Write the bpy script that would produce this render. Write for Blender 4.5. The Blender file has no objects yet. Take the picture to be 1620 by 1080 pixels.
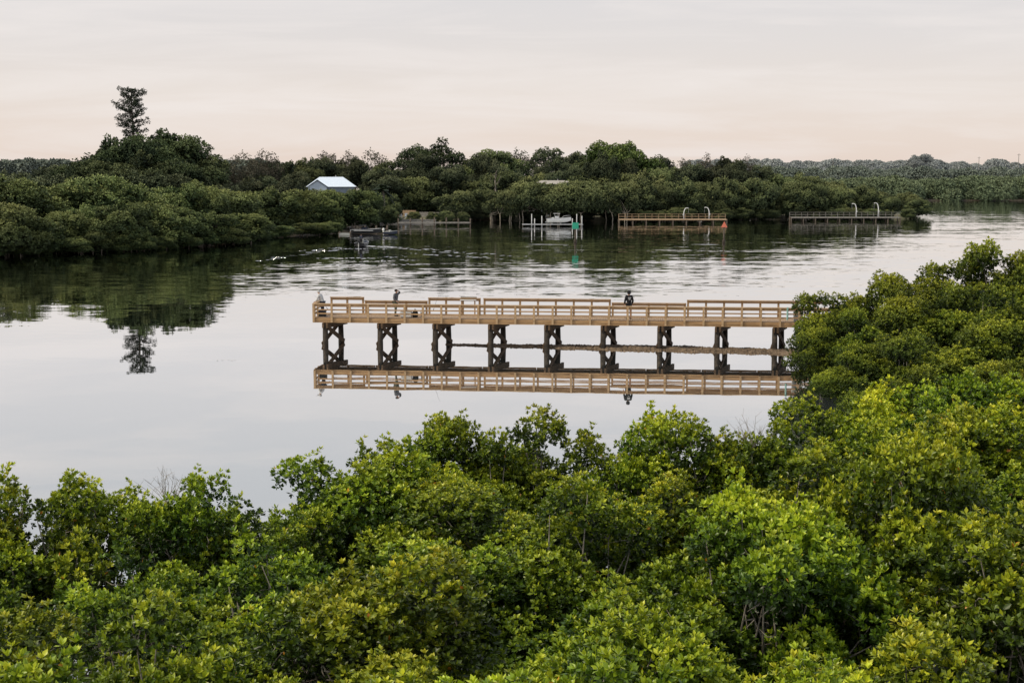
import bpy, math, random
import numpy as np
from mathutils import Vector, Matrix
random.seed(7)
C = bpy.context.scene.collection
F = 2250.0; PITCH = math.atan(278/F); H = 12.0
cp, sp = math.cos(PITCH), math.sin(PITCH)
def ray(px, py):
    xc = (px-810)/F; yc = (540-py)/F
    return xc, cp+yc*sp, -sp+yc*cp
def at(px, py, z=0.0):
    x, y, zz = ray(px, py); s = (z-H)/zz
    return Vector((x*s, y*s, z))
def pt(px, py, Y):
    x, y, zz = ray(px, py); s = Y/y
    return Vector((x*s, Y, H+zz*s))
# ------------------------------------------------------------------ materials
def new_mat(name):
    m = bpy.data.materials.new(name); m.use_nodes = True
    nt = m.node_tree; nt.nodes.clear()
    out = nt.nodes.new('ShaderNodeOutputMaterial')
    return m, nt, out
def ramp(nt, stops):
    r = nt.nodes.new('ShaderNodeValToRGB'); e = r.color_ramp.elements
    while len(e) > 1: e.remove(e[-1])
    e[0].position = stops[0][0]; e[0].color = (*stops[0][1], 1)
    for p, c in stops[1:]:
        k = e.new(p); k.color = (*c, 1)
    return r
def surf_mat(name, c1, c2, scale=8, stretch=(1,1,1), rough=0.7, bump=0.3, spec=0.3, metal=0.0, detail=5):
    m, nt, out = new_mat(name); N = nt.nodes; L = nt.links
    b = N.new('ShaderNodeBsdfPrincipled'); b.inputs['Roughness'].default_value = rough
    b.inputs['Specular IOR Level'].default_value = spec; b.inputs['Metallic'].default_value = metal
    tc = N.new('ShaderNodeTexCoord'); mp = N.new('ShaderNodeMapping'); mp.inputs['Scale'].default_value = stretch
    n = N.new('ShaderNodeTexNoise'); n.inputs['Scale'].default_value = scale; n.inputs['Detail'].default_value = detail
    r = ramp(nt, [(0.3, c1), (0.7, c2)])
    L.new(tc.outputs['Object'], mp.inputs[0]); L.new(mp.outputs[0], n.inputs['Vector'])
    L.new(n.outputs['Fac'], r.inputs[0]); L.new(r.outputs[0], b.inputs['Base Color'])
    if bump:
        bp = N.new('ShaderNodeBump'); bp.inputs['Strength'].default_value = bump; bp.inputs['Distance'].default_value = 0.02
        L.new(n.outputs['Fac'], bp.inputs['Height']); L.new(bp.outputs[0], b.inputs['Normal'])
    L.new(b.outputs[0], out.inputs[0]); return m
def leaf_mat(name, stops, trans=0.25, rough=0.45, spec=0.4, var=0.35, nv=.25):
    m, nt, out = new_mat(name); N = nt.nodes; L = nt.links
    a = N.new('ShaderNodeAttribute'); a.attribute_name = 'tone'  # tone holds painted crown shading plus random leaf variation
    r = ramp(nt, stops)
    oi = N.new('ShaderNodeObjectInfo')
    mr = N.new('ShaderNodeMapRange'); mr.inputs[3].default_value = 1-var; mr.inputs[4].default_value = 1+var
    L.new(oi.outputs['Random'], mr.inputs[0])
    tc = N.new('ShaderNodeNewGeometry')
    nz = N.new('ShaderNodeTexNoise'); nz.inputs['Scale'].default_value = 0.45; nz.inputs['Detail'].default_value = 2
    L.new(tc.outputs['Position'], nz.inputs['Vector'])
    m2 = N.new('ShaderNodeMapRange'); m2.inputs[1].default_value = 0.3; m2.inputs[2].default_value = 0.7
    m2.inputs[3].default_value = 1-nv; m2.inputs[4].default_value = 1+nv
    L.new(nz.outputs['Fac'], m2.inputs[0])
    mu = N.new('ShaderNodeMath'); mu.operation = 'MULTIPLY'; L.new(mr.outputs[0], mu.inputs[0]); L.new(m2.outputs[0], mu.inputs[1])
    hsv = N.new('ShaderNodeHueSaturation'); L.new(mu.outputs[0], hsv.inputs['Value'])
    fr = N.new('ShaderNodeMath'); fr.operation = 'MULTIPLY'; fr.inputs[1].default_value = 7.31; L.new(oi.outputs['Random'], fr.inputs[0])
    f2 = N.new('ShaderNodeMath'); f2.operation = 'FRACT'; L.new(fr.outputs[0], f2.inputs[0])
    h2 = N.new('ShaderNodeMapRange'); h2.inputs[3].default_value = 0.482; h2.inputs[4].default_value = 0.512
    L.new(f2.outputs[0], h2.inputs[0]); L.new(h2.outputs[0], hsv.inputs['Hue'])
    L.new(a.outputs['Fac'], r.inputs[0]); L.new(r.outputs[0], hsv.inputs['Color'])
    b = N.new('ShaderNodeBsdfPrincipled'); b.inputs['Roughness'].default_value = rough; b.inputs['Specular IOR Level'].default_value = spec
    L.new(hsv.outputs[0], b.inputs['Base Color'])
    if trans:
        t = N.new('ShaderNodeBsdfTranslucent'); mx = N.new('ShaderNodeMixShader'); mx.inputs[0].default_value = trans
        L.new(hsv.outputs[0], t.inputs['Color'])
        L.new(b.outputs[0], mx.inputs[1]); L.new(t.outputs[0], mx.inputs[2]); L.new(mx.outputs[0], out.inputs[0])
    else: L.new(b.outputs[0], out.inputs[0])
    return m
M = {}
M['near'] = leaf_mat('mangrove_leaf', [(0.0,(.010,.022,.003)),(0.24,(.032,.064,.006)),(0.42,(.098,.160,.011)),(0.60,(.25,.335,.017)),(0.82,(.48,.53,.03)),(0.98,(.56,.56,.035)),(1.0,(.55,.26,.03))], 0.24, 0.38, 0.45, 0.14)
M['right'] = leaf_mat('mangrove_leaf_mid', [(0.0,(.012,.024,.003)),(0.25,(.042,.070,.008)),(0.5,(.145,.19,.017)),(0.8,(.35,.385,.03)),(1.0,(.45,.45,.04))], 0.14, 0.5, 0.3, 0.15)
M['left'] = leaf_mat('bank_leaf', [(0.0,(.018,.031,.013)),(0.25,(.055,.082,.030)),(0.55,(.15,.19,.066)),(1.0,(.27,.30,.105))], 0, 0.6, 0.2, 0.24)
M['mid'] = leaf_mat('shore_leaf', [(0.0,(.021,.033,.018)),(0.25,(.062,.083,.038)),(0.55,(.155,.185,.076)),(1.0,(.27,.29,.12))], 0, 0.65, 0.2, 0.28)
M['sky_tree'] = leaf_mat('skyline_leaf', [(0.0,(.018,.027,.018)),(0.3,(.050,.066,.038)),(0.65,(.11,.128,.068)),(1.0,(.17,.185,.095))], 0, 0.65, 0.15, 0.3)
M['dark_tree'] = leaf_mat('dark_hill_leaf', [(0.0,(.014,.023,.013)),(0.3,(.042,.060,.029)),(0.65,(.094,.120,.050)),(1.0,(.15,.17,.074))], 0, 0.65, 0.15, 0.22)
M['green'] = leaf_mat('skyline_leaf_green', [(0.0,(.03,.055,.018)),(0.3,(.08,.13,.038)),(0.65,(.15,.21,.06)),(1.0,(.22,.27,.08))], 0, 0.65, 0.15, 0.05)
M['brown'] = leaf_mat('feathery_leaf', [(0.0,(.06,.06,.045)),(0.5,(.135,.125,.09)),(1.0,(.21,.19,.14))], 0, 0.7, 0.15, 0.2)
M['norfolk'] = leaf_mat('dark_needle', [(0.0,(.014,.024,.016)),(0.5,(.034,.048,.028)),(1.0,(.07,.085,.045))], 0, 0.7, 0.15, 0.05)
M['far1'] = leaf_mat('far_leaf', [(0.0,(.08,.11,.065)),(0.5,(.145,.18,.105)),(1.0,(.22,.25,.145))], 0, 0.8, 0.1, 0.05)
M['far2'] = leaf_mat('farther_leaf', [(0.0,(.15,.18,.16)),(0.5,(.18,.21,.18)),(1.0,(.22,.25,.20))], 0, 0.8, 0.1, 0.05)  # aerial haze mixed into the base colour
M['far3'] = leaf_mat('horizon_leaf', [(0.0,(.30,.325,.325)),(0.5,(.32,.345,.345)),(1.0,(.35,.37,.365))], 0, 0.9, 0.0, 0.05, .1)  # bluish distance haze painted into the leaf colour
M['bark'] = surf_mat('mangrove_bark', (.13,.115,.10), (.34,.30,.25), 14, (1,1,.3), .85)
M['bark_dark'] = surf_mat('dark_bark', (.05,.04,.033), (.12,.10,.08), 6, (1,1,.3), .9)
M['bark_pale'] = surf_mat('pale_bark', (.20,.17,.14), (.38,.34,.28), 6, (1,1,.3), .9)
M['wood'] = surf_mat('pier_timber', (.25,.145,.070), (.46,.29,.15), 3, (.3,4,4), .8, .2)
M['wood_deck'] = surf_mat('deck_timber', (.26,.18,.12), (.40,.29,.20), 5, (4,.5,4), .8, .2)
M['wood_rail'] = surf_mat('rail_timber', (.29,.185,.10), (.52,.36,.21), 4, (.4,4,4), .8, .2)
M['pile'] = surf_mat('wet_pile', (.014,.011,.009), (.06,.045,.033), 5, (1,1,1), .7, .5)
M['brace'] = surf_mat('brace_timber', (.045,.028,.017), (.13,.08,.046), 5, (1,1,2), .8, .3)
M['grey_wood'] = surf_mat('weathered_wood', (.13,.125,.115), (.28,.26,.235), 4, (1,1,1), .85)
M['tan_wood'] = surf_mat('tan_wood', (.27,.185,.115), (.44,.32,.21), 4, (1,1,1), .85)
M['dock_under'] = surf_mat('dock_dark_wood', (.06,.05,.04), (.14,.11,.09), 4, (1,1,1), .9)  # dark wood for dock piles, the short dock and a boat deck
M['mud'] = surf_mat('mud', (.02,.017,.012), (.06,.048,.034), 1.5, (1,1,1), .8, .6)
M['sand'] = surf_mat('yard_sand', (.05,.07,.03), (.24,.21,.15), .25, (1,1,1), .9, .3)
M['oyster'] = surf_mat('oyster_mud', (.065,.045,.03), (.22,.16,.11), 3.5, (1,1,1), .85, .8)
M['white'] = surf_mat('white_paint', (.62,.63,.64), (.74,.74,.74), 3, (1,1,1), .35, 0)
M['off_white'] = surf_mat('weathered_white', (.42,.43,.44), (.56,.56,.56), 3, (1,1,1), .6, 0)
M['roof_white'] = surf_mat('white_metal_roof', (.58,.67,.80), (.70,.77,.88), 1.2, (8,1,1), .35, .1)
M['roof_grey'] = surf_mat('grey_roof', (.30,.275,.25), (.42,.39,.35), 2, (1,1,1), .8)
M['roof_pink'] = surf_mat('pale_roof', (.4,.33,.3), (.5,.42,.38), 2, (1,1,1), .8)
M['wall'] = surf_mat('house_wall', (.20,.24,.29), (.27,.31,.36), 2, (1,1,1), .8)
M['wall_pale'] = surf_mat('pale_gable', (.50,.58,.68), (.58,.66,.75), 2, (1,1,1), .8)
M['glass'] = surf_mat('dark_glass', (.02,.03,.04), (.05,.06,.08), 2, (1,1,1), .1, 0, .6)
M['black'] = surf_mat('black_paint', (.012,.012,.014), (.03,.03,.033), 6, (1,1,1), .4, 0)
M['metal'] = surf_mat('dull_metal', (.35,.36,.37), (.5,.5,.5), 6, (1,1,1), .4, 0, .5, .6)
M['green_sign'] = surf_mat('green_board', (.02,.26,.17), (.03,.32,.21), 3, (1,1,1), .5, 0)
M['red_sign'] = surf_mat('red_board', (.55,.14,.09), (.62,.19,.12), 3, (1,1,1), .5, 0)
M['skin'] = surf_mat('skin', (.42,.24,.16), (.50,.30,.21), 9, (1,1,1), .6, 0)
M['hair'] = surf_mat('dark_hair', (.012,.009,.007), (.035,.025,.018), 30, (1,1,1), .6, .3)
M['cloth_black'] = surf_mat('black_cloth', (.008,.008,.01), (.02,.02,.023), 20, (1,1,1), .9, .3)
M['cloth_grey'] = surf_mat('grey_cloth', (.07,.075,.085), (.12,.125,.14), 20, (1,1,1), .9, .3)
M['cloth_pale'] = surf_mat('pale_cloth', (.42,.42,.43), (.56,.56,.56), 20, (1,1,1), .9, .3)
M['cloth_olive'] = surf_mat('olive_cloth', (.09,.09,.065), (.14,.14,.1), 20, (1,1,1), .9, .3)
M['navy'] = surf_mat('navy_cloth', (.02,.025,.045), (.04,.05,.075), 20, (1,1,1), .9, .3)
M['bin'] = surf_mat('grey_plastic', (.30,.31,.30), (.38,.39,.38), 6, (1,1,1), .6, 0)
M['teal'] = surf_mat('teal_plastic', (.20,.36,.33), (.28,.44,.4), 6, (1,1,1), .6, 0)
# water
def water_mat():
    m, nt, out = new_mat('river_water'); N = nt.nodes; L = nt.links
    g = N.new('ShaderNodeNewGeometry')
    def noise(sc, stretch, det=2, rough=.5):
        mp = N.new('ShaderNodeMapping'); mp.inputs['Scale'].default_value = stretch
        n = N.new('ShaderNodeTexNoise'); n.inputs['Scale'].default_value = sc; n.inputs['Detail'].default_value = det
        n.inputs['Roughness'].default_value = rough
        L.new(g.outputs['Position'], mp.inputs[0]); L.new(mp.outputs[0], n.inputs['Vector']); return n
    def math_(op, a, b=None, clamp=False):
        k = N.new('ShaderNodeMath'); k.operation = op; k.use_clamp = clamp
        for i, v in enumerate((a, b)):
            if v is None: continue
            if isinstance(v, (int, float)): k.inputs[i].default_value = v
            else: L.new(v, k.inputs[i])
        return k.outputs[0]
    sx = N.new('ShaderNodeSeparateXYZ'); L.new(g.outputs['Position'], sx.inputs[0])
    def mr(v, a, b, c, d):
        k = N.new('ShaderNodeMapRange'); k.interpolation_type = 'SMOOTHSTEP'
        L.new(v, k.inputs[0])
        for i, q in enumerate((a, b, c, d)): k.inputs[i+1].default_value = q
        return k.outputs[0]
    far = mr(sx.outputs['Y'], 98, 140, 0, 1)
    far2 = mr(sx.outputs['Y'], 260, 420, 0, 1)
    patch = mr(noise(1.0, (.010,.045,1), 3, .6).outputs['Fac'], .36, .62, .42, 1)
    fp = math_('MULTIPLY', far, patch)
    ampf = math_('ADD', math_('MULTIPLY', fp, .10), .005)
    ampf = math_('ADD', ampf, math_('MULTIPLY', far2, .02))
    ampc = math_('ADD', math_('MULTIPLY', fp, .07), .005)
    n1 = noise(1.0, (.55, 1.6, 1), 3, .55)
    s1 = N.new('ShaderNodeSeparateColor'); L.new(n1.outputs['Color'], s1.inputs[0])
    n2 = noise(1.0, (.06, .25, 1), 3, .6)
    s2 = N.new('ShaderNodeSeparateColor'); L.new(n2.outputs['Color'], s2.inputs[0])
    def chan(c, k):
        a = math_('MULTIPLY', math_('SUBTRACT', s1.outputs[c], .5), ampf); b = math_('MULTIPLY', math_('SUBTRACT', s2.outputs[c], .5), ampc)
        return math_('MULTIPLY', math_('ADD', a, b), k)
    cx = chan(0, .5); cy = chan(1, 1.0)
    cb = N.new('ShaderNodeCombineXYZ'); L.new(cx, cb.inputs[0]); L.new(cy, cb.inputs[1])
    va = N.new('ShaderNodeVectorMath'); va.operation = 'ADD'; L.new(g.outputs['Normal'], va.inputs[0]); L.new(cb.outputs[0], va.inputs[1])
    vn = N.new('ShaderNodeVectorMath'); vn.operation = 'NORMALIZE'; L.new(va.outputs[0], vn.inputs[0])
    fr = N.new('ShaderNodeFresnel'); fr.inputs['IOR'].default_value = 1.5; L.new(vn.outputs[0], fr.inputs['Normal'])
    fac = math_('ADD', math_('MULTIPLY', fr.outputs[0], 1.1), .45, True)
    gl = N.new('ShaderNodeBsdfGlossy'); gl.inputs['Color'].default_value = (.95,.945,.94,1); gl.inputs['Roughness'].default_value = .012
    L.new(vn.outputs[0], gl.inputs['Normal'])
    df = N.new('ShaderNodeBsdfDiffuse'); df.inputs['Color'].default_value = (.14,.165,.165,1)
    mx = N.new('ShaderNodeMixShader'); L.new(fac, mx.inputs[0]); L.new(df.outputs[0], mx.inputs[1]); L.new(gl.outputs[0], mx.inputs[2])
    L.new(mx.outputs[0], out.inputs[0]); return m
M['water'] = water_mat()
# ------------------------------------------------------------------ object helpers
def link(o, parent=None):
    C.objects.link(o)
    if parent is not None: o.parent = parent
    return o
def tag(o, label=None, cat=None, group=None, kind=None):
    if label: o['label'] = label
    if cat: o['category'] = cat
    if group: o['group'] = group
    if kind: o['kind'] = kind
    return o
def empty(name, loc, rz, label, cat, group=None):
    o = bpy.data.objects.new(name, None); o.empty_display_size = .3
    o.location = loc; o.rotation_euler = (0, 0, rz); link(o); return tag(o, label, cat, group)
class MB:
    def __init__(s): s.v = []; s.f = []
    def add(s, vs, fs):
        n = len(s.v); s.v += [tuple(v) for v in vs]; s.f += [tuple(i+n for i in f) for f in fs]; return s
    def box(s, c, d, rz=0, ry=0, rx=0, taper=1.0):
        R = Matrix.Rotation(rz, 3, 'Z') @ Matrix.Rotation(ry, 3, 'Y') @ Matrix.Rotation(rx, 3, 'X')
        vs = []
        for z in (-.5, .5):
            k = taper if z > 0 else 1
            for x, y in ((-.5,-.5),(.5,-.5),(.5,.5),(-.5,.5)):
                vs.append(Vector(c) + R @ Vector((x*d[0]*k, y*d[1]*k, z*d[2])))
        return s.add(vs, [(0,3,2,1),(4,5,6,7),(0,1,5,4),(1,2,6,5),(2,3,7,6),(3,0,4,7)])
    def beam(s, a, b, w, h):
        a = Vector(a); b = Vector(b); d = (b-a).normalized()
        up = Vector((0,0,1)) if abs(d.z) < .95 else Vector((0,1,0))
        x = d.cross(up).normalized()*w/2; y = x.cross(d).normalized()*h/2
        vs = [a-x-y, a+x-y, a+x+y, a-x+y, b-x-y, b+x-y, b+x+y, b-x+y]
        return s.add(vs, [(0,3,2,1),(4,5,6,7),(0,1,5,4),(1,2,6,5),(2,3,7,6),(3,0,4,7)])
    def tube(s, pts, rad, n=6):
        pts = [Vector(p) for p in pts]
        if isinstance(rad, (int, float)): rad = [rad]*len(pts)
        rings = []; ref = Vector((.31,.87,.13)).normalized()
        for i, p in enumerate(pts):
            d = (pts[min(i+1, len(pts)-1)]-pts[max(i-1, 0)]).normalized()
            if abs(d.dot(ref)) > .95: ref = Vector((1,0,0))
            x = d.cross(ref).normalized(); y = d.cross(x).normalized()
            rings += [p + (x*math.cos(2*math.pi*k/n)+y*math.sin(2*math.pi*k/n))*rad[i] for k in range(n)]
        fs = []
        for i in range(len(pts)-1):
            for k in range(n):
                a = i*n+k; b = i*n+(k+1) % n
                fs.append((a, b, b+n, a+n))
        fs.append(tuple(range(n))[::-1]); fs.append(tuple(range((len(pts)-1)*n, len(pts)*n)))
        return s.add(rings, fs)
    def lathe(s, c, prof, n=12):
        vs = []; fs = []
        for r, z in prof: vs += [(c[0]+r*math.cos(2*math.pi*k/n), c[1]+r*math.sin(2*math.pi*k/n), c[2]+z) for k in range(n)]
        for i in range(len(prof)-1):
            for k in range(n):
                a = i*n+k; b = i*n+(k+1) % n
                fs.append((a, b, b+n, a+n))
        fs.append(tuple(range(n))[::-1]); fs.append(tuple(range((len(prof)-1)*n, len(prof)*n)))
        return s.add(vs, fs)
    def mesh(s, name, mat, smooth=False):
        me = bpy.data.meshes.new(name); me.from_pydata(s.v, [], s.f); me.update()
        if mat: me.materials.append(mat)
        if smooth: me.polygons.foreach_set('use_smooth', [True]*len(me.polygons))
        return me
    def build(s, name, mat, parent=None, smooth=False, bevel=0):
        o = bpy.data.objects.new(name, s.mesh(name, mat, smooth)); link(o, parent)
        if bevel:
            b = o.modifiers.new('bevel', 'BEVEL'); b.width = bevel; b.segments = 2
        return o
# ------------------------------------------------------------------ foliage
def nrm(a): return a/np.maximum(np.linalg.norm(a, axis=-1, keepdims=True), 1e-6)
def leaves(P, A, tone, nleaf, L, W, rng, fold=.12, t0=.35, t1=1.3, jit=.06):
    n = len(P)
    ref = np.tile(np.array([.3,.2,.93]), (n,1)); ref[np.abs((A*ref).sum(1)) > .9] = (1,0,0)
    U = nrm(np.cross(A, ref)); V = np.cross(A, U)
    ph = rng.random(n)*6.28
    VV = []; TT = []
    for k in range(nleaf):
        az = ph + k*2.399 + rng.normal(size=n)*.2
        t = t0+(t1-t0)*k/max(nleaf-1, 1) + rng.normal(size=n)*.15
        D = A*np.cos(t)[:,None] + (U*np.cos(az)[:,None]+V*np.sin(az)[:,None])*np.sin(t)[:,None]
        Wd = nrm(np.cross(D, A)+1e-4); Nn = np.cross(Wd, D)
        l = (L*(.75+.5*rng.random(n)))[:,None]; w = l*W
        b = P+D*l*.08; tip = P+D*l; mid = P+D*l*.58-Nn*l*fold*.5
        lf = P+D*l*.58+Wd*w*.5+Nn*l*fold*.3; rt = P+D*l*.58-Wd*w*.5+Nn*l*fold*.3
        VV.append(np.stack([b, lf, tip, mid, rt], 1))
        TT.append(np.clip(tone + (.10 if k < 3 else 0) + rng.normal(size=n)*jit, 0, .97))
    VV = np.concatenate(VV); TT = np.concatenate(TT)
    old = rng.random(len(TT)) < .0015; TT[old] = 1.0
    return VV, TT
def leaf_mesh(name, VV, TT, mat):
    k = len(VV); V = VV.reshape(-1, 3)
    base = (np.arange(k)*5)[:,None]
    q = np.concatenate([base+np.array([[0,4,2,3]]), base+np.array([[0,3,2,1]])], 1).reshape(-1)
    me = bpy.data.meshes.new(name); me.vertices.add(len(V)); me.vertices.foreach_set('co', V.astype(np.float32).ravel())
    me.loops.add(len(q)); me.loops.foreach_set('vertex_index', q.astype(np.int32))
    nf = 2*k; me.polygons.add(nf); me.polygons.foreach_set('loop_start', (np.arange(nf)*4).astype(np.int32))
    try: me.polygons.foreach_set('loop_total', np.full(nf, 4, np.int32))
    except Exception: pass
    me.update(calc_edges=True)
    a = me.attributes.new('tone', 'FLOAT', 'FACE'); a.data.foreach_set('value', np.repeat(TT, 2).astype(np.float32))
    me.materials.append(mat); return me
def shell(lobes, dens, rng, shellr=(.85,1.08), zmin=-.5, up=.6, squash=1.0, tb=.2, tz=.42, extra=None, nj=.09, cull=.78):
    Cc = np.array([c for c, r in lobes]); Rr = np.array([r for c, r in lobes]); zlo, zhi = Cc[:,2].min(), Cc[:,2].max()+.01
    PP = []; AA = []; TT = []
    for i, (c, r) in enumerate(lobes):
        n = max(4, int(dens*4*math.pi*r*r)); d = nrm(rng.normal(size=(n,3)))
        d = d[(d[:,2] > zmin) | (rng.random(n) < .15)]
        p = np.array(c)+d*(r*(shellr[0]+(shellr[1]-shellr[0])*rng.random(len(d))))[:,None]*np.array([1,1,squash])
        near = np.nonzero(np.linalg.norm(Cc-np.array(c), axis=1) < Rr+r*1.2)[0]; near = near[near != i]
        if len(near):
            dist = np.linalg.norm(p[:,None,:]-Cc[near][None], axis=2)
            ok = (dist > Rr[near][None]*cull).all(1); p = p[ok]; d = d[ok]
        PP.append(p); AA.append(nrm(d*.7+np.array([0,0,up])+rng.normal(size=d.shape)*.22))
        ex = extra[i] if extra is not None else 0
        TT.append(np.clip(tb+tz*d[:,2]+ex+.16*((c[2]-zlo)/(zhi-zlo)-.5)+rng.normal()*.06+rng.normal(size=len(d))*nj, 0, .9))  # crown shading put into tone: upward and higher leaves lighter, lower ones darker
    return np.concatenate(PP), np.concatenate(AA), np.concatenate(TT)
def dome(rng, R, z0, h, n, rl, low=-.25, core=.15, minsep=.0, kr=(.72,1.05)):
    cz = z0+(h-z0)*.42; out = []
    tries = 0
    while len(out) < n and tries < n*14:
        tries += 1
        s = low+(1-low)*rng.random(); az = rng.random()*6.283; c = math.sqrt(max(0, 1-s*s)); r = rl*(.65+.7*rng.random())
        k = (kr[0]+(kr[1]-kr[0])*rng.random()) if rng.random() > core else .45
        hz = (h-cz-r*.8) if s > 0 else (cz-z0)
        p = np.array([R*k*c*math.cos(az), R*k*c*math.sin(az), cz+hz*s*k])
        if minsep and any(np.linalg.norm(p-q) < minsep*(r+rr) for q, rr in out): continue
        out.append((p, r))
    return out
def billow(rng, big, nsub, rs, zmin=-.35):
    """each big dome carries a skin of small sub-clumps; returns clumps and how much each one faces up"""
    sub = []; ex = []
    for c, r in big:
        m = int(nsub*(r/np.mean([q for _, q in big]))**2)+2; got = []; t = 0
        while len(got) < m and t < m*10:
            t += 1; d = nrm(rng.normal(size=3))
            if d[2] < zmin: continue
            if any(np.dot(d, g) > math.cos(1.15*rs) for g in got): continue
            got.append(d)
        off = rng.normal()*.05
        for d in got:
            sub.append((np.array(c)+d*r*(.78+.25*rng.random())*np.array([1,1,.92]), r*rs*(.75+.5*rng.random()))); ex.append(off+.30*d[2])  # dome shading painted by tone: light tops, dark sides
    return sub, ex
def ltop(lb): return max(c[2]+r for c, r in lb)
def limbs(rng, lobes, r0, z_split, nl, stems=1, spread=.5, n=5, twigs=0):
    mb = MB(); sel = [lobes[i] for i in rng.permutation(len(lobes))[:nl]]
    st = []
    for k in range(stems):
        a = rng.random()*6.28; b = Vector((math.cos(a)*spread*(stems > 1), math.sin(a)*spread*(stems > 1), -.3))
        t = Vector((math.cos(a)*spread*1.1, math.sin(a)*spread*1.1, z_split*(.8+.4*rng.random())))
        m = (b+t)/2+Vector((rng.normal()*.12*z_split*.4, rng.normal()*.12*z_split*.4, 0))
        mb.tube([b, m, t], [r0, r0*.8, r0*.62], n+2); st.append(t)
    for i, (c, r) in enumerate(sel):
        s = st[i % stems]; c = Vector(c); d = c-s; ln = d.length
        j = lambda q: Vector((rng.normal(), rng.normal(), rng.normal()*.5))*ln*q
        p1 = s+d*.35+Vector((0,0,-.06*ln))+j(.05); p2 = s+d*.7+j(.05)
        mb.tube([s, p1, p2, c], [r0*.5, r0*.34, r0*.2, r0*.07], n)
        for q in range(twigs):
            b = p1.lerp(c, .2+.8*rng.random()); e = b+Vector((rng.normal(), rng.normal(), abs(rng.normal())*.8)).normalized()*r*1.1
            mb.tube([b, b.lerp(e, .5)+j(.03), e], [r0*.14, r0*.1, r0*.03], 3)
    return mb
PROTO = {}
def add_proto(kind, crown, trunk, h, R): PROTO.setdefault(kind, []).append((crown, trunk, h, R))
def make_protos():
    for i in range(11):                                            # close mangroves; the last three are thin
        thin = i >= 8
        rng = np.random.default_rng(100+i); R = 1.72+.14*(i % 3); h = 6.0
        big = dome(rng, R, 1.6, h, 11 if thin else 14, .60 if thin else .74, -.55, .08, .66, (.60,1.12))
        lb, ex = billow(rng, big, 15 if thin else 19, .36, -.25)
        P, A, T = shell(lb, 32 if thin else 43, rng, (.55,1.25), -.25, .55, 1, .05, .22, ex, .06, .6)
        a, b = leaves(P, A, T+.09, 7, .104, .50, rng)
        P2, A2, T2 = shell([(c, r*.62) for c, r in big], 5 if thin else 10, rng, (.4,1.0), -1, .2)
        c, d = leaves(P2, A2, T2*.08, 4, .14, .5, rng)  # inner leaves coloured near black to paint the shade in crown gaps
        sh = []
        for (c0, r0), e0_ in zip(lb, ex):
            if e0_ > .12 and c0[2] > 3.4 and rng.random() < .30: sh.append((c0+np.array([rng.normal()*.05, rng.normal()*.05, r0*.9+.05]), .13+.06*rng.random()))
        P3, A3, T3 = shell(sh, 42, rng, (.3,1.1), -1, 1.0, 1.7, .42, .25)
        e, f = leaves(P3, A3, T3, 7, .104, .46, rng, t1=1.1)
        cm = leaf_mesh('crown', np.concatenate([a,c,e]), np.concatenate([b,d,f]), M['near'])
        tm = limbs(rng, big+lb[::5], .10, 1.4, 40, 3, .35, 5, 5).mesh('trunk', M['bark'], True)
        add_proto('thin' if thin else 'near', cm, tm, ltop(lb)+.15, R)
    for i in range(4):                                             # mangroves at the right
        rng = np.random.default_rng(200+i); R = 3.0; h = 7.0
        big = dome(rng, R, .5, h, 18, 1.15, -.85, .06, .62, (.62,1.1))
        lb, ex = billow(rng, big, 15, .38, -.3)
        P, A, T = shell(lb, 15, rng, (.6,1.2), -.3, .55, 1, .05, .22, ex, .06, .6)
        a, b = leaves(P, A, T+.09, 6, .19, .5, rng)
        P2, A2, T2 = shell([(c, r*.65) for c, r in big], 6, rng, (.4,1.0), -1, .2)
        c, d = leaves(P2, A2, T2*.1, 4, .28, .55, rng)  # inner shade painted as very dark leaf tone
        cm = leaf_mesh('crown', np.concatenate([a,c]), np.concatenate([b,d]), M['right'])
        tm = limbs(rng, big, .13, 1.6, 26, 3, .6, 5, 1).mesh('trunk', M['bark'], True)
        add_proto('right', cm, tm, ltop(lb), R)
    def far_crown(rng, big, nsub, rs, dens, L, mat, inner, Li):
        lb, ex = billow(rng, big, nsub, rs, -.4)
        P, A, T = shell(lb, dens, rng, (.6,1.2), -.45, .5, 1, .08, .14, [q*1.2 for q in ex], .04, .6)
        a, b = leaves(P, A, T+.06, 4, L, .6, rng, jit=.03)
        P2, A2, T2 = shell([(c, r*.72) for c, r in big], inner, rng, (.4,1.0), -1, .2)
        c, d = leaves(P2, A2, T2*.08, 4, Li, .7, rng)  # crown interior shade painted into the dark inner leaves
        return leaf_mesh('crown', np.concatenate([a,c]), np.concatenate([b,d]), M[mat]), ltop(lb)
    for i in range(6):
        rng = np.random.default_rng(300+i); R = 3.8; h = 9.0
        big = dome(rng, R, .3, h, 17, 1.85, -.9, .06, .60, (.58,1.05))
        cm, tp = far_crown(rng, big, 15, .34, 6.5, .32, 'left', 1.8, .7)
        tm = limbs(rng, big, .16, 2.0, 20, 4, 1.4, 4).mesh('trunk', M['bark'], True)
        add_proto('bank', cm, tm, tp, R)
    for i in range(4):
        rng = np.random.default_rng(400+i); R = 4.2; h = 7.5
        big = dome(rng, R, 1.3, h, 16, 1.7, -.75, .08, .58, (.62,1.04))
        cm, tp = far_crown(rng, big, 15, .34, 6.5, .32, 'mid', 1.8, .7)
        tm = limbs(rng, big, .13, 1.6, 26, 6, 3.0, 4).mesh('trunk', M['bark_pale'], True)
        add_proto('stem', cm, tm, tp, R)
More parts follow.
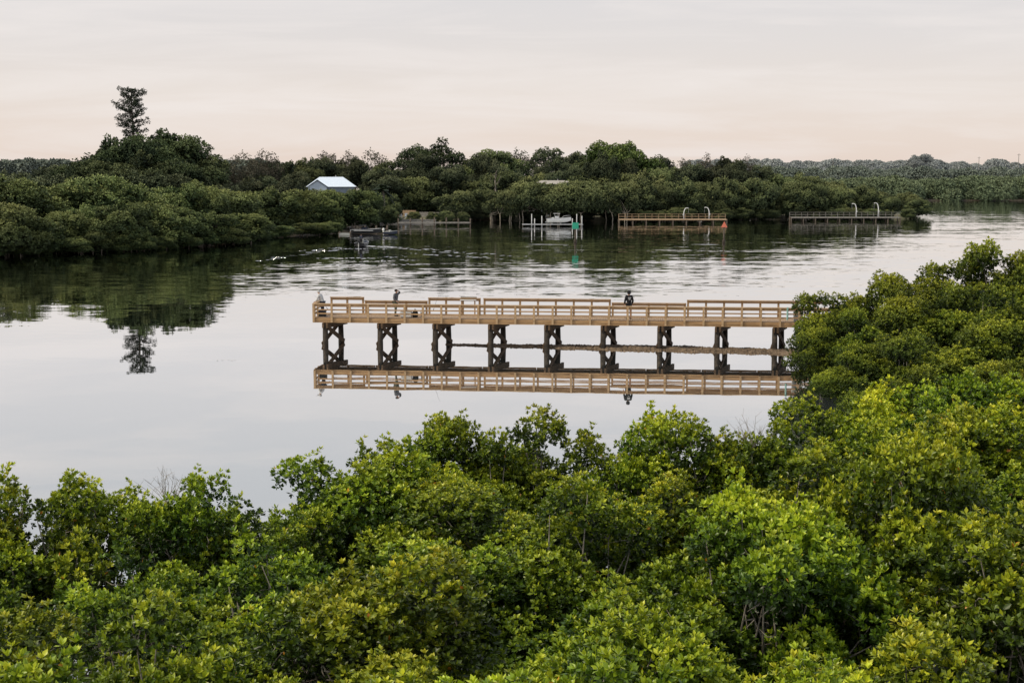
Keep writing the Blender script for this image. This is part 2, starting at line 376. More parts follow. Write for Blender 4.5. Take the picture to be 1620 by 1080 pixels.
    for i in range(7):
        rng = np.random.default_rng(500+i); R = 5.2; h = 16.5
        big = dome(rng, R, 3.5+rng.random()*1.5, h, 18, 2.2, -.6, .1, .58, (.55,1.12))
        cm, tp = far_crown(rng, big, 16, .34, 4.2, .42, 'sky_tree', .9, .9)
        tm = limbs(rng, big, .38, 5, 26, 1, 0, 5).mesh('trunk', M['bark_dark'], True)
        add_proto('broad', cm, tm, tp, R)
    for i in range(4):
        rng = np.random.default_rng(600+i); R = 5.0; h = 16.0
        lb = dome(rng, R, 4.5, h, 60, .9, -.35, .2)
        P, A, T = shell(lb, 3.0, rng, (.4,1.35), -.8, .9)
        a, b = leaves(P, A, T, 5, .42, .35, rng, t1=1.0)
        cm = leaf_mesh('crown', a, b, M['brown'])
        tm = limbs(rng, lb, .30, 5, 40, 1, 0, 4, 2).mesh('trunk', M['bark_dark'], True)
        add_proto('airy', cm, tm, ltop(lb), R)
    for i in range(3):
        rng = np.random.default_rng(700+i); R = 6.0; lb = []
        for k in range(48):
            az = rng.random()*6.28; q = rng.random()**.55; z = 11+5.5*(1-q*q)*(.55+.45*rng.random())+.8*rng.random()
            lb.append((np.array([R*q*math.cos(az), R*q*math.sin(az), z]), .9+.6*rng.random()))
        P, A, T = shell(lb, 3.4, rng, (.5,1.2), -.7, .5, .75)
        a, b = leaves(P, A, T, 5, .44, .5, rng)
        cm = leaf_mesh('crown', a, b, M['sky_tree'])
        tm = limbs(rng, lb, .34, 7, 40, 2, .6, 5).mesh('trunk', M['bark_dark'], True)
        add_proto('umbrella', cm, tm, ltop(lb), R)
make_protos()
cnt = {}
def tree(kind, px, topy, d, label, cat='tree', group=None, ws=1.0, mat=None, name=None, var=None, rot=None):
    p = pt(px, topy, d); k = cnt.get(kind, 0); cnt[kind] = k+1
    cm, tm, h, R = PROTO[kind][(k if var is None else var) % len(PROTO[kind])]
    name = name or ('mangrove_tree' if kind in ('near','thin','right','bank','stem') else 'broadleaf_tree')
    o = empty(name, (p.x, p.y, 0), random.random()*6.28 if rot is None else rot, label, cat, group)
    sz = max(.25, p.z/h); sw = ws*(1 if kind in ('near','thin') else sz**.5)
    o.scale = (sw, sw, sz)
    for nm, me in (('crown', cm), ('trunk', tm)):
        c = bpy.data.objects.new(nm, me); link(c, o)
        if nm == 'crown' and mat:
            c.material_slots[0].link = 'OBJECT'; c.material_slots[0].material = M[mat]
    return o
def prof(pts): 
    xs = [a for a, b in pts]; ys = [b for a, b in pts]
    return lambda x: float(np.interp(x, xs, ys))
ORD = ['first','second','third','fourth','fifth','sixth','seventh','eighth','ninth','tenth','eleventh','twelfth','thirteenth','fourteenth','fifteenth','sixteenth','seventeenth','eighteenth']
# ------------------------------------------------------------------ water, land
mb = MB(); mb.add([(-6000,-300,0),(6000,-300,0),(6000,9000,0),(-6000,9000,0)], [(0,1,2,3)])
tag(mb.build('water', M['water']), kind='structure')
def land(name, outline, z, mat, skirt=2.0, zr=.0):
    n = len(outline); cx = sum(p[0] for p in outline)/n; cy = sum(p[1] for p in outline)/n
    mb = MB(); top = [(x, y, z) for x, y in outline]
    out = []
    for x, y in outline:
        d = Vector((x-cx, y-cy)).normalized(); out.append((x+d.x*skirt, y+d.y*skirt, -.3))
    mb.add(top+out, [tuple(range(n))]+[(i+n, (i+1) % n+n, (i+1) % n, i) for i in range(n)])
    return tag(mb.build(name, mat), kind='structure')
shoreL = prof([(-300,412),(-60,410),(0,408),(100,402),(200,398),(300,393),(380,386),(400,379),(540,371)])
shoreM = prof([(540,366),(600,352),(640,350),(740,350),(1000,351),(1250,347),(1465,346)])
lp = [at(x, shoreL(x)-3) for x in (-300,-150,0,100,200,300,380,430,540)]
land('ground_left_bank', [(p.x, p.y+1.5) for p in lp]+[(-30,300),(-60,700),(-400,700),(-400,200)], .35, M['mud'])
lp = [at(x, shoreM(x)-2) for x in (545,600,640,740,850,1000,1250,1440)]
land('ground_far_bank', [(p.x, p.y+2.5) for p in lp]+[(88,350),(70,440),(-80,700),(-60,420)], .6, M['sand'])
lp = [at(x, y) for x, y in ((1180,320),(1440,318),(1700,317),(2200,316))]
land('ground_distant_bank', [(p.x, p.y) for p in lp]+[(900,900),(400,1500),(60,900)], .4, M['mud'])
land('ground_near_bank', [(-3,3),(16,3),(30,28),(60,60),(60,100),(36,100),(27,90),(24,74),(19,60),(14,36),(2,26),(-3,16)], .12, M['mud'], 1.5)
# oyster bar
rng = np.random.default_rng(5)
cl = [at(px, py) for px, py in ((705,545),(760,546.5),(850,548),(940,550),(1040,551.5),(1130,554),(1200,556),(1290,559),(1360,560))]
def interp_path(t):
    q = t*(len(cl)-1); i = min(int(q), len(cl)-2); return cl[i].lerp(cl[i+1], q-i)
NU, NV = 360, 13; vs = []; fs = []
for i in range(NU):
    t = i/(NU-1); c = interp_path(t); wd = (.3+1.35*min(1, t*1.8))*(1+.22*math.sin(i*.13)+.15*math.sin(i*.041+1)+.07*rng.normal())
    for j in range(NV):
        s = j/(NV-1)*2-1
        z = -.04+.22*(1-s*s)*(.45+.55*min(1, t*2.5))*(.85+.25*math.sin(i*.21+j))+ rng.normal()*.022
        if j in (0, NV-1): z = -.1
        vs.append((c.x+rng.normal()*.03, c.y+s*wd, z))
for i in range(NU-1):
    for j in range(NV-1):
        a = i*NV+j; fs.append((a, a+NV, a+NV+1, a+1))
tag(MB().add(vs, fs).build('oyster_bar', M['oyster']), kind='structure')
# boat wake: real low ridges of water
def ridge(pts, w, h, mb, rag=.06):
    pts = [Vector(p) for p in pts]; n = len(pts); vs = []; fs = []; K = 9; ph = random.random()*9
    for i, p in enumerate(pts):
        d = (pts[min(i+1, n-1)]-pts[max(i-1, 0)]).normalized(); x = Vector((-d.y, d.x, 0))
        e = math.sin(math.pi*i/(n-1))**1.1*max(0.1, .8+.2*math.sin(i*.23+ph)+rag*random.gauss(0, 1))
        jw = .9+.2*random.random()
        for j in range(K):
            s = j/(K-1)*2-1; vs.append(p+x*s*w*jw+Vector((0,0,-.003+(h*e*jw)*(math.cos(s*math.pi)+1)/2)))
    for i in range(n-1):
        for j in range(K-1):
            a = i*K+j; fs.append((a, a+1, a+K+1, a+K))
    mb.add(vs, fs)
wk = MB()
def pxline(a, b, n, wob=1.2, bow=0):
    out = []
    for i in range(n):
        t = i/(n-1); x = a[0]+(b[0]-a[0])*t; y = a[1]+(b[1]-a[1])*t+bow*math.sin(math.pi*t)
        p = at(x, y); out.append(p+Vector((0, random.uniform(-wob, wob)*.15, .0)))
    return out
for a, b, h, w_, bow in (((560,391),(440,405),.028,1.3,-3),((560,390),(700,399),.040,1.1,-2.5),((575,391),(780,403),.030,1.4,-3),((640,396),(850,407),.022,1.6,-1),((556,394),(430,411),.024,1.4,-3),
                ((620,400),(820,411),.02,1.5,-1),((560,389),(640,392),.05,.8,-1),((525,393.5),(615,393.5),.035,1.1,0),((500,400),(400,414),.02,1.4,-1),((470,407),(660,404),.022,1.7,3),((480,413),(700,409),.016,1.8,2),((440,418),(720,415),.014,2.0,3)):
    ridge(pxline(a, b, 90, bow=bow), w_, h, wk)
tag(wk.build('boat_wake', M['water'], smooth=True), 'pale rippled wake spreading behind the small motorboat on the water', 'wake', kind='stuff')
# ------------------------------------------------------------------ near mangroves
rowA = [(-60,748,27,1.0),(45,744,27.5,.95),(150,733,28.5,.85),(250,775,28,.7),(335,735,29,.8),(440,770,28.5,.8),(545,702,30.5,1.0),(640,682,32,.95),(722,654,33.5,.8),
        (800,670,33,.8),(885,638,34,.9),(962,674,33,.65),(1078,643,34,.95),(1165,680,33.5,.75),(1262,652,34,.9),(1345,606,37,1.0),(1445,600,37,1.05),(1550,588,38,1.05),(1650,580,38,1.1)]
lab = {1:'glossy green mangrove at the left edge of the picture, against the water',2:'mangrove with pointed top just right of the left corner crown, against the water',
 3:'low thin mangrove in the left dip of the near canopy edge',4:'mangrove with ragged sprigs left of the dip in the near canopy',5:'low mangrove filling the notch left of the tall near canopy',
 6:'mangrove starting the high part of the near canopy, below the pier left end',7:'broad mangrove crown under the second bay of the pier',8:'mangrove with two upright sprigs below the third pier bay',
 9:'dense mangrove crown left of the tallest middle sprig',10:'tallest mangrove of the middle near canopy, its tip below the pier middle',11:'narrow mangrove beside the tallest middle one, left of the open notch',
 12:'pointed mangrove right of the open water notch below the pier',13:'mangrove with bare grey twigs on top below the pier right part',14:'mangrove at the foot of the right clump, at the water edge',
 15:'bright mangrove below the pier end where the clump begins',16:'bright rounded mangrove in front of the darker right clump',17:'bright mangrove by the right edge in front of the darker clump',}
NG = 'near mangroves along the bottom of the picture'
for i, (px, ty, d, ws) in enumerate(rowA):
    tree('thin' if i in (1,3,5,11) else 'near', px, ty, d, lab.get(i, 'near mangrove crown cut by the %s picture edge behind the first rows' % ('left' if i == 0 else 'right')), 'mangrove', NG, ws)
rows = [ (29.0, 250, prof([(-60,840),(420,850),(560,770),(900,735),(1100,740),(1300,700),(1650,660)]), 'back', 600),
         (25.2, 282, prof([(-60,850),(200,865),(400,850),(560,815),(900,795),(1100,795),(1300,750),(1650,720)]), 'farther', 0),
         (21.6, 318, prof([(-60,900),(300,905),(600,880),(1000,870),(1300,835),(1650,800)]), 'middle', 120),
         (18.4, 360, prof([(-60,985),(300,985),(700,960),(1200,950),(1650,920)]), 'nearer', -40),
         (15.4, 395, prof([(-60,1060),(200,1050),(500,1065),(900,1040),(1250,1010),(1650,1040)]), 'nearest, bottom-edge', 110) ]
for (d, st, pf, nm, off) in rows:
    k = 0; px = -90+off
    while px < 1740:
        j = random.uniform(-35, 35); dd = d+random.uniform(-.9, .9)
        kd = 'thin' if (px+j < 470 and nm in ('farther','middle')) else 'near'
        tree(kd, px+j, pf(px)+random.uniform(-70, 70)*(1 if nm != 'back' else .5), dd,
             '%s mangrove from the left in the %s row of the near canopy' % (ORD[min(k, 17)], nm),
             'mangrove', NG, random.uniform(.88, 1.1))
        k += 1
        px += st*random.uniform(.88, 1.12)
for i, (px, ty, d) in enumerate([(1360,655,32.5),(1500,640,33.5),(1620,630,33)]):
    tree('near', px, ty, d, '%s yellow-green mangrove from the left on the slope of canopy at the right edge' % ORD[i], 'mangrove', NG, 1.05)
# bare twigs
def twigs(px, py, d, label, size=1.2, zb=None, n=16, mat='bark'):
    p = pt(px, py, d); rng = np.random.default_rng(int(px)); o = empty('bare_shrub', (p.x, p.y, 0), 0, label, 'bare shrub', None)
    mb = MB(); st = MB(); z = p.z
    st.tube([(0,0,-.2),(.1,.1,z*.5),(0,0,z-size*.6)], [.05*size,.04*size,.025*size], 5); st.build('stem', M[mat], o, True)
    for k in range(n):
        b = Vector((0,0,z-size*.6-size*.5*rng.random())); dr = Vector((rng.normal(), rng.normal()*.6, .7+rng.random())).normalized()*size*(.6+.7*rng.random())
        m = b+dr*.5+Vector((rng.normal(), rng.normal(), 0))*.06*size; e = b+dr
        mb.tube([b, m, e], [.014*size,.009*size,.004*size], 4)
        for q in range(4):
            s = m.lerp(e, rng.random()); f = s+Vector((rng.normal(), rng.normal(), 1.2)).normalized()*size*.35
            mb.tube([s, f], [.006*size,.003*size], 3)
    mb.build('twigs', M[mat], o); return o
twigs(262,760,28,'bare grey twigs rising from the left dip of the near canopy', .6)
twigs(1190,676,33.2,'bare grey twigs against the water below the pier right part', .6)
twigs(30,352,189.5,'grey leafless bush tucked into the mangroves at the left picture edge', 2.0, n=34)
# ------------------------------------------------------------------ right clump
k = 0
for (px, ty, d, ws) in [(1345,462,84,.85),(1405,430,84,.95),(1470,440,86,1.0),(1525,414,88,.95),(1580,380,86,1.0),(1635,394,86,1.1),(1700,385,86,1.1),
                        (1312,462,82,.80),(1362,488,76,.85),(1432,466,76,1.0),(1500,490,76,1.0),(1570,450,76,1.0),(1645,465,76,1.1),
                        (1298,515,75,.74),(1352,545,67,.8),(1425,522,67,.95),(1505,544,67,.95),(1590,502,67,1.0),(1670,516,67,1.0),(1390,596,58,.75),(1475,578,58,.8),(1570,570,58,.85),(1660,570,58,.9)]:
    tree('right', px, ty, d, '%s crown of the dark mangrove clump hiding the pier end, counted from its far left' % ORD[k] if k < 18 else '%s low crown at the foot of the clump by the pier end' % ORD[k-18], 'mangrove', 'mangroves at the right end of the pier', ws*.92)
    k += 1
# ------------------------------------------------------------------ left bank
def row(kind, xs, top, dist, label, group, ws=1.0, mat=None, jx=8, jy=5, jd=2, name=None, cat='mangrove'):
    for x in xs:
        tree(kind, x+random.uniform(-jx, jx), top(x)+random.uniform(-jy, jy), dist(x)+random.uniform(-jd, jd), label, cat, group, ws*random.uniform(.85, 1.15), mat, name)
dL = lambda x: at(x, shoreL(x)).y
G1 = 'mangroves of the left bank'
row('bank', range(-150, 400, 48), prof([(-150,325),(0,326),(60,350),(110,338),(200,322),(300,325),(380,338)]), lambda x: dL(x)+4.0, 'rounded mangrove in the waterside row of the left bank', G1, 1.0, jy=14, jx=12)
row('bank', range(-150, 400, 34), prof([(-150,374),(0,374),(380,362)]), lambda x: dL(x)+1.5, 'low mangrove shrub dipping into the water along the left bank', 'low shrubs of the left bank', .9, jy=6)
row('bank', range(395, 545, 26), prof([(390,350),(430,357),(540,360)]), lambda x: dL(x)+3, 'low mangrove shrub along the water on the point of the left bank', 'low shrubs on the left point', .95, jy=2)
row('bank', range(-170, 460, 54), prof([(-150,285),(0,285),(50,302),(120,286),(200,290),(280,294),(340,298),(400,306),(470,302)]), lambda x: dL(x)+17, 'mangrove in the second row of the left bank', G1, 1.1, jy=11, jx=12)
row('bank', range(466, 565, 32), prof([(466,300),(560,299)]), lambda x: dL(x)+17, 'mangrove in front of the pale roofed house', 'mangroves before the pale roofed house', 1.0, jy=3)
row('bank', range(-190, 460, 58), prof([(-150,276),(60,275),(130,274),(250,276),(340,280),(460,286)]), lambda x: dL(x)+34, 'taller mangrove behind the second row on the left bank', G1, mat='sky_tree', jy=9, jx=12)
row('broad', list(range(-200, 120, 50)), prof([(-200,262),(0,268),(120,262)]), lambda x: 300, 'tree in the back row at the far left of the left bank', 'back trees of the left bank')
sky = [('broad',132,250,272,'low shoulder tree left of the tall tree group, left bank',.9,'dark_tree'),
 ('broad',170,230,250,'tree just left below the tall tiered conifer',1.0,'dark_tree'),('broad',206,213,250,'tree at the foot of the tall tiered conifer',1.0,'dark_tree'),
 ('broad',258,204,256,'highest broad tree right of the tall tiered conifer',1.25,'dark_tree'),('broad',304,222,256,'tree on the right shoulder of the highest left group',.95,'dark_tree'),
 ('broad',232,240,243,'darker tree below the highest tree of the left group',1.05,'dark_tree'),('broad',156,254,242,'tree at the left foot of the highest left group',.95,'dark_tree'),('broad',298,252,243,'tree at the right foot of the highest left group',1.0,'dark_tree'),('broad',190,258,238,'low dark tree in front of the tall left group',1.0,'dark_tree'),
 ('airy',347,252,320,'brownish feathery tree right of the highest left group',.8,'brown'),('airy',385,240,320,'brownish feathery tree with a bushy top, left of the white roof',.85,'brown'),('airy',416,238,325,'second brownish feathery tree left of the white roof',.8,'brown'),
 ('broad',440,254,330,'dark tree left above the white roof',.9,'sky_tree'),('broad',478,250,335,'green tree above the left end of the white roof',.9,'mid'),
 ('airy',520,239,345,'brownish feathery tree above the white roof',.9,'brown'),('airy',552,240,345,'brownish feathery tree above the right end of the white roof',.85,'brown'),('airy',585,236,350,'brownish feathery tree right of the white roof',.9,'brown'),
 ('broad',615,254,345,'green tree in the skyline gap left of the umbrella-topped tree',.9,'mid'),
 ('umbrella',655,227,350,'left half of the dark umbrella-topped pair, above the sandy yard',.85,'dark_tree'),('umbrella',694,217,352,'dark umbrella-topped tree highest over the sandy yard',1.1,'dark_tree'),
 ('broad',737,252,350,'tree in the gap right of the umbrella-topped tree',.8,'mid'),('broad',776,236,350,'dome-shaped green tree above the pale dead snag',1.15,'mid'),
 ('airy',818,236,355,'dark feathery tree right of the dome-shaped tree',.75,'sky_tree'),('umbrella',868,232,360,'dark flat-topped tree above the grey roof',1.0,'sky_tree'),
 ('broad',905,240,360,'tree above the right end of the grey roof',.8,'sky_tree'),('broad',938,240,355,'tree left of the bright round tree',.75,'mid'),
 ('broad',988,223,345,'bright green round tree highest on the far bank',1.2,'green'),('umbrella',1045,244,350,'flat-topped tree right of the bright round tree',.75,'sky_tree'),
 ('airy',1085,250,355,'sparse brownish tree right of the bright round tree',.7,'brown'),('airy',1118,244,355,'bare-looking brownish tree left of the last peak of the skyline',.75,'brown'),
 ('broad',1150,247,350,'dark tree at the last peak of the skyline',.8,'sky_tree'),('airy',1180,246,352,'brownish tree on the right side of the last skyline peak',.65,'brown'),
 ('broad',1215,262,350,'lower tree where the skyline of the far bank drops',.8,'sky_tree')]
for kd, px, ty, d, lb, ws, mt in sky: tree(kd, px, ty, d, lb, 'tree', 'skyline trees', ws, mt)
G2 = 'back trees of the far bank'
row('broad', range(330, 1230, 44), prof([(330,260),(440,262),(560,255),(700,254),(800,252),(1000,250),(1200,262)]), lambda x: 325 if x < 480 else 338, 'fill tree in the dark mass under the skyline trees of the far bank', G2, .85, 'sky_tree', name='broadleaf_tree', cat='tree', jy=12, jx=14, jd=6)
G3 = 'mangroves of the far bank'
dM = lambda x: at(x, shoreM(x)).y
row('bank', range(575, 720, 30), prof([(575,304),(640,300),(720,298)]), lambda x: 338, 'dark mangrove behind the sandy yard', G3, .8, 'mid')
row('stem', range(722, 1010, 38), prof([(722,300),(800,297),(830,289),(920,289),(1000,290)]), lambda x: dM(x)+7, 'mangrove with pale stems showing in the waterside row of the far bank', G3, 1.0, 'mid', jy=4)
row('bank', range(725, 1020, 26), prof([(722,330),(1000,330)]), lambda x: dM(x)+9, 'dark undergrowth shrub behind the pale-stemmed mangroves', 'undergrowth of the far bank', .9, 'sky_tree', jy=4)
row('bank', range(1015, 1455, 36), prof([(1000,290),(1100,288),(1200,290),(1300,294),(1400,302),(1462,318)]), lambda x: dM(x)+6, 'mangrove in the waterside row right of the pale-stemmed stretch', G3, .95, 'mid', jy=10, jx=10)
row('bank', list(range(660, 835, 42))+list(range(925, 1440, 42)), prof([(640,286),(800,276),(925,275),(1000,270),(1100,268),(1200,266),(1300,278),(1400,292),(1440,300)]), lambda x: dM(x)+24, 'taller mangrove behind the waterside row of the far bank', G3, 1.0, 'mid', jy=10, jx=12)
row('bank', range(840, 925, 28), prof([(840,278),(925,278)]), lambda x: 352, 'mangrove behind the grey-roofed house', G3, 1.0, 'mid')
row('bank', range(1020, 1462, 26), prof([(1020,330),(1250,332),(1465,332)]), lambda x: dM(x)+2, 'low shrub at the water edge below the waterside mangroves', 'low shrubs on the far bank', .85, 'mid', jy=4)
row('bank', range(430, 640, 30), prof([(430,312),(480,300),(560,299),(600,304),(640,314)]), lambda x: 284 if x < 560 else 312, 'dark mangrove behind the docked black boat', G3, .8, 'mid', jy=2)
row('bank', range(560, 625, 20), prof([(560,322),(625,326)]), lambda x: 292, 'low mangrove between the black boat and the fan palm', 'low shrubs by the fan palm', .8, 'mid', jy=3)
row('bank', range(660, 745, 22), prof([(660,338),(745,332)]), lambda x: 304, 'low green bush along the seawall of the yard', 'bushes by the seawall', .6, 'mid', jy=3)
# ------------------------------------------------------------------ tiered conifer
def conifer():
    d = 256; p = pt(207, 139, d); h = p.z; rng = np.random.default_rng(77); CH = 12.5
    o = empty('norfolk_pine', (p.x, d, 0), 0, 'tall tiered conifer standing alone above the left bank', 'tree')
    mb = MB(); mb.tube([(0,0,-.3),(.1,0,h*.4),(.15,0,h*.75),(0,0,h-.3)], [.36,.28,.17,.05], 8)
    lb = []
    z = h-CH
    while z < h-.6:
        t = (z-(h-CH))/CH
        env = float(np.interp(t, [0,.2,.4,.7,.9,1], [1.3,1.8,2.5,3.0,2.5,1.3]))
        for k in range(7):
            a = k*2*math.pi/7+rng.random()*1.0; rr = env*(.5+.6*rng.random()); zz = z+rng.normal()*.18
            e = Vector((rr*math.cos(a), rr*math.sin(a), zz+.26*rr))
            mb.tube([(0,0,zz-.1), e*.5+Vector((0,0,zz*.5-.15)), e], [.06,.045,.02], 4)
            for q in (.45,.72,1.0):
                if rng.random() < .10: continue
                lb.append((np.array([e.x*q, e.y*q, zz+.26*rr*q-.1*(1-q)+.05]), .27+.18*rng.random()))
        z += .90
    P, A, T = shell(lb, 14, rng, (.3,1.25), -1, .5, .75)
    a, b = leaves(P, A, T, 4, .21, .5, rng)
    c = bpy.data.objects.new('crown', leaf_mesh('crown', a, b, M['norfolk'])); link(c, o)
    mb.build('trunk', M['bark_dark'], o, True)
conifer()
def palm(px, topy, d, label, s=1.0):
    p = pt(px, topy, d); h = p.z; rng = np.random.default_rng(int(px)); o = empty('palm_tree', (p.x, d, 0), 0, label, 'palm')
    tr = MB().tube([(0,0,-.2),(.15,0,h*.5),(0,0,h-1.6*s)], [.22*s,.17*s,.15*s], 8); tr.build('trunk', M['bark'], o, True)
    mb = MB(); c = Vector((0,0,h-1.5*s))
    for k in range(30):
        a = rng.random()*6.28; el = -.5+1.9*rng.random(); L = (1.7+.5*rng.random())*s
        dr = Vector((math.cos(a)*math.cos(el), math.sin(a)*math.cos(el), math.sin(el)))
        sd = Vector((-math.sin(a), math.cos(a), 0)); pts = [c+dr*L*t+Vector((0,0,-.55*L*t*t)) for t in (0,.35,.7,1)]
        for q in range(3):
            for sg in (-1, 1):
                w0 = (.05,.34,.30,.05)[q]*s; w1 = (.05,.34,.30,.05)[q+1]*s
                dn = Vector((0,0,-.35))
                vs = [pts[q], pts[q+1], pts[q+1]+(sd*sg+dn)*w1, pts[q]+(sd*sg+dn)*w0]
                mb.add(vs, [(0,1,2,3)])
    mb.build('fronds', M['left'], o)
palm(606,284,300,'fan palm with shaggy fronds beside the sandy yard',1.5)
palm(590,298,298,'shorter palm left of the fan palm by the yard',1.1)
palm(1196,263,340,'small palm standing out where the far skyline drops',1.2)
def snag():
    p = pt(783, 264, 322); o = empty('dead_tree', (p.x, p.y, 0), 0, 'pale dead snag with forked limbs before the dome-shaped tree', 'dead tree')
    rng = np.random.default_rng(9); h = p.z; t = MB(); t.tube([(0,0,0),(.2,0,h*.5),(0,0,h*.75)], [.22,.16,.11], 6); t.build('trunk', M['bark'], o, True)
    l = MB()
    for k in range(9):
        b = Vector((0,0,h*(.5+.28*rng.random()))); e = b+Vector((rng.normal()*1.0, rng.normal(), 1.2+rng.random()*1.4)); l.tube([b, b.lerp(e,.5)+Vector((rng.normal()*.3,0,.1)), e], [.08,.05,.02], 4)
    l.build('limbs', M['bark'], o, True)
snag()
# ------------------------------------------------------------------ distant treelines
def treeline(name, label, x0, x1, top, d, depth, mat, leaf, seed, zb=.2, rl=3.0, step=10, dn=3.6):
    rng = np.random.default_rng(seed); lb = []
    x = x0; ph = rng.random(4)*6
    while x < x1:
        for q in range(3):
            wav = 2.2*math.sin(x*.031+ph[0])+1.6*math.sin(x*.083+ph[1])
            dd = d+rng.random()*depth; p = pt(x+rng.normal()*step*.6, top(x)+wav*.6+rng.normal()*1.2+abs(rng.normal())*1.8, dd)
            r = rl*(.45+1.1*rng.random()); z = max(r*.5, p.z-r)
            while z > -r*.2:
                lb.append((np.array([p.x+rng.normal()*r*.5, p.y+rng.normal()*r*.5, z]), r)); z -= r*1.1
        x += step*(.6+.8*rng.random())
    P, A, T = shell(lb, dn/leaf, rng, (.75,1.15), -.6, .5, 1, .3, .3, None, .04)
    a, b = leaves(P, A, T, 3, leaf, .65, rng, jit=.03)
    o = bpy.data.objects.new(name, leaf_mesh(name, a, b, M[mat])); link(o)
    tag(o, label, 'treeline', kind='stuff')
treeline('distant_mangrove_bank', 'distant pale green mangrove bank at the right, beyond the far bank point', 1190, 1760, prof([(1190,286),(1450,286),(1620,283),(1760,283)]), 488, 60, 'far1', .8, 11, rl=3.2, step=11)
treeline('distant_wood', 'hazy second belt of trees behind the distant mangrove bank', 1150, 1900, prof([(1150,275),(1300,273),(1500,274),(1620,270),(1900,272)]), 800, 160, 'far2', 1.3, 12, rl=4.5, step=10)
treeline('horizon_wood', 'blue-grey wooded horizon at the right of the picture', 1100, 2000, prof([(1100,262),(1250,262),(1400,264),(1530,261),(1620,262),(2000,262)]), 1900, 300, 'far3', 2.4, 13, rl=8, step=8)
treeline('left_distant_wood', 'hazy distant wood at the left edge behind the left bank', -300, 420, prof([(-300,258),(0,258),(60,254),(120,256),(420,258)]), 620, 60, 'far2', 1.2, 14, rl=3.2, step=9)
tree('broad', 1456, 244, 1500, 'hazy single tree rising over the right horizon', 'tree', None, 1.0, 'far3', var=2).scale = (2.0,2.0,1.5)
def pole(px, topy, d, r, label):
    p = pt(px, topy, d); o = empty('utility_pole', (p.x, d, 0), 0, label, 'pole', None)
    MB().tube([(0,0,0),(0,0,p.z)], [r, r*.6], 6).build('post', M['grey_wood'], o)
    MB().box((0,0,p.z*.94), (r*9, r*.8, r*.8)).build('crossarm', M['grey_wood'], o)
pole(1549,248,1500,.35,'thin mast on the right horizon, left of the last one')
pole(1612,243,1500,.4,'thin mast by the right edge on the horizon')
pole(1318,252,1500,.3,'thin mast on the horizon above the far bank point')
pole(160,226,330,.08,'thin antenna left of the tiered conifer')
# ------------------------------------------------------------------ pier
e0 = at(497, 547); e1 = at(1245, 556); dv = (e1-e0); RZ = math.atan2(dv.y, dv.x)
pier = empty('fishing_pier', e0, RZ, 'long timber fishing pier with railings on dark cross-braced piles over calm water', 'pier')
U = lambda px: (px-497)/(23.6+.5*(px-497)*.00095)
LEN = 37.0; WID = 2.3; SK = .62; ZD = 1.93
def ploc(u, w, z=ZD):
    return e0+Matrix.Rotation(RZ, 3, 'Z') @ Vector((u, w, z))
mb = MB(); u = 0
while u < LEN:
    mb.box((u+.07, WID/2, ZD-.02), (.13, WID+.02, .04)); u += .14
mb.build('deck', M['wood_deck'], pier)
jl = MB()
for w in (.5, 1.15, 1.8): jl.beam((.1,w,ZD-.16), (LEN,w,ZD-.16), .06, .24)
jl.build('joist', M['brace'], pier)
for w, nm in ((-.05, 'fascia_beam'), (WID+.05, 'fascia_beam')):
    mb = MB(); u = 0
    while u < LEN:
        a = min(u+3.68, LEN)
        mb.box(((u+a)/2, w, ZD-.12), (a-u-.012, .05, .19)); mb.box(((u+a)/2+.002, w+.02, ZD-.285), (a-u-.012, .05, .12)); u += 3.70
    mb.build(nm, M['wood'], pier)
MB().box((-.03, WID/2, ZD-.12), (.05, WID+.14, .19)).box((-.02, WID/2, ZD-.285), (.05, WID+.14, .12)).build('fascia_beam', M['wood'], pier)
for i in range(10):
    u = .75+i*3.72
    for w, s in ((.12, 0), (WID-.15, SK)):
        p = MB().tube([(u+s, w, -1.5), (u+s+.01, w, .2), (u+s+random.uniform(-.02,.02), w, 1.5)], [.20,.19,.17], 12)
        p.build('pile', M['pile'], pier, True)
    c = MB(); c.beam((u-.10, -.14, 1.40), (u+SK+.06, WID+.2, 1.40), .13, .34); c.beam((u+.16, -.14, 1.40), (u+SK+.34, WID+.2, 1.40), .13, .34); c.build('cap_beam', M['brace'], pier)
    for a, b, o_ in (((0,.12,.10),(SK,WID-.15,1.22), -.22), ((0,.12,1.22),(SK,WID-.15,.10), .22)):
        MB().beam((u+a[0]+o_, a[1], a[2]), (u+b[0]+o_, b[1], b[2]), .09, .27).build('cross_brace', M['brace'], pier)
def rail_run(w, u0, u1, hh, side):
    n = max(1, round((u1-u0)/1.235)); 
    for i in range(n+1):
        uu = u0+(u1-u0)*i/n
        MB().box((uu, w+side*.10, (ZD-.34+ZD+hh)/2), (.135, .10, hh+.34-.04)).build('rail_post', M['wood_rail'], pier)
    mb = MB(); mb.box(((u0+u1)/2, w+side*.04, ZD+hh), (u1-u0+.16, .20, .05)).build('top_rail', M['wood_rail'], pier)
    mb = MB(); mb.box(((u0+u1)/2, w+side*.027, ZD+hh-.11), (u1-u0+.02, .04, .14))
    for z in (.52, .27): mb.box(((u0+u1)/2, w+side*.027, ZD+z), (u1-u0+.02, .04, .085))
    mb.build('rail_board', M['wood'], pier)
rail_run(-.03, .03, 34.5, .92, -1)
hi = [(U(518)-.2, U(577)-.5), (U(688)-.6, U(770)-.6), (U(778)-.6, U(980)-.55), (U(1100)-.3, 34.5)]
cur = .05
for a, b in hi:
    if a-cur > 1: rail_run(WID+.03, cur+.2, a-.2, .92, 1)
    rail_run(WID+.03, a, b, 1.14, 1); cur = b
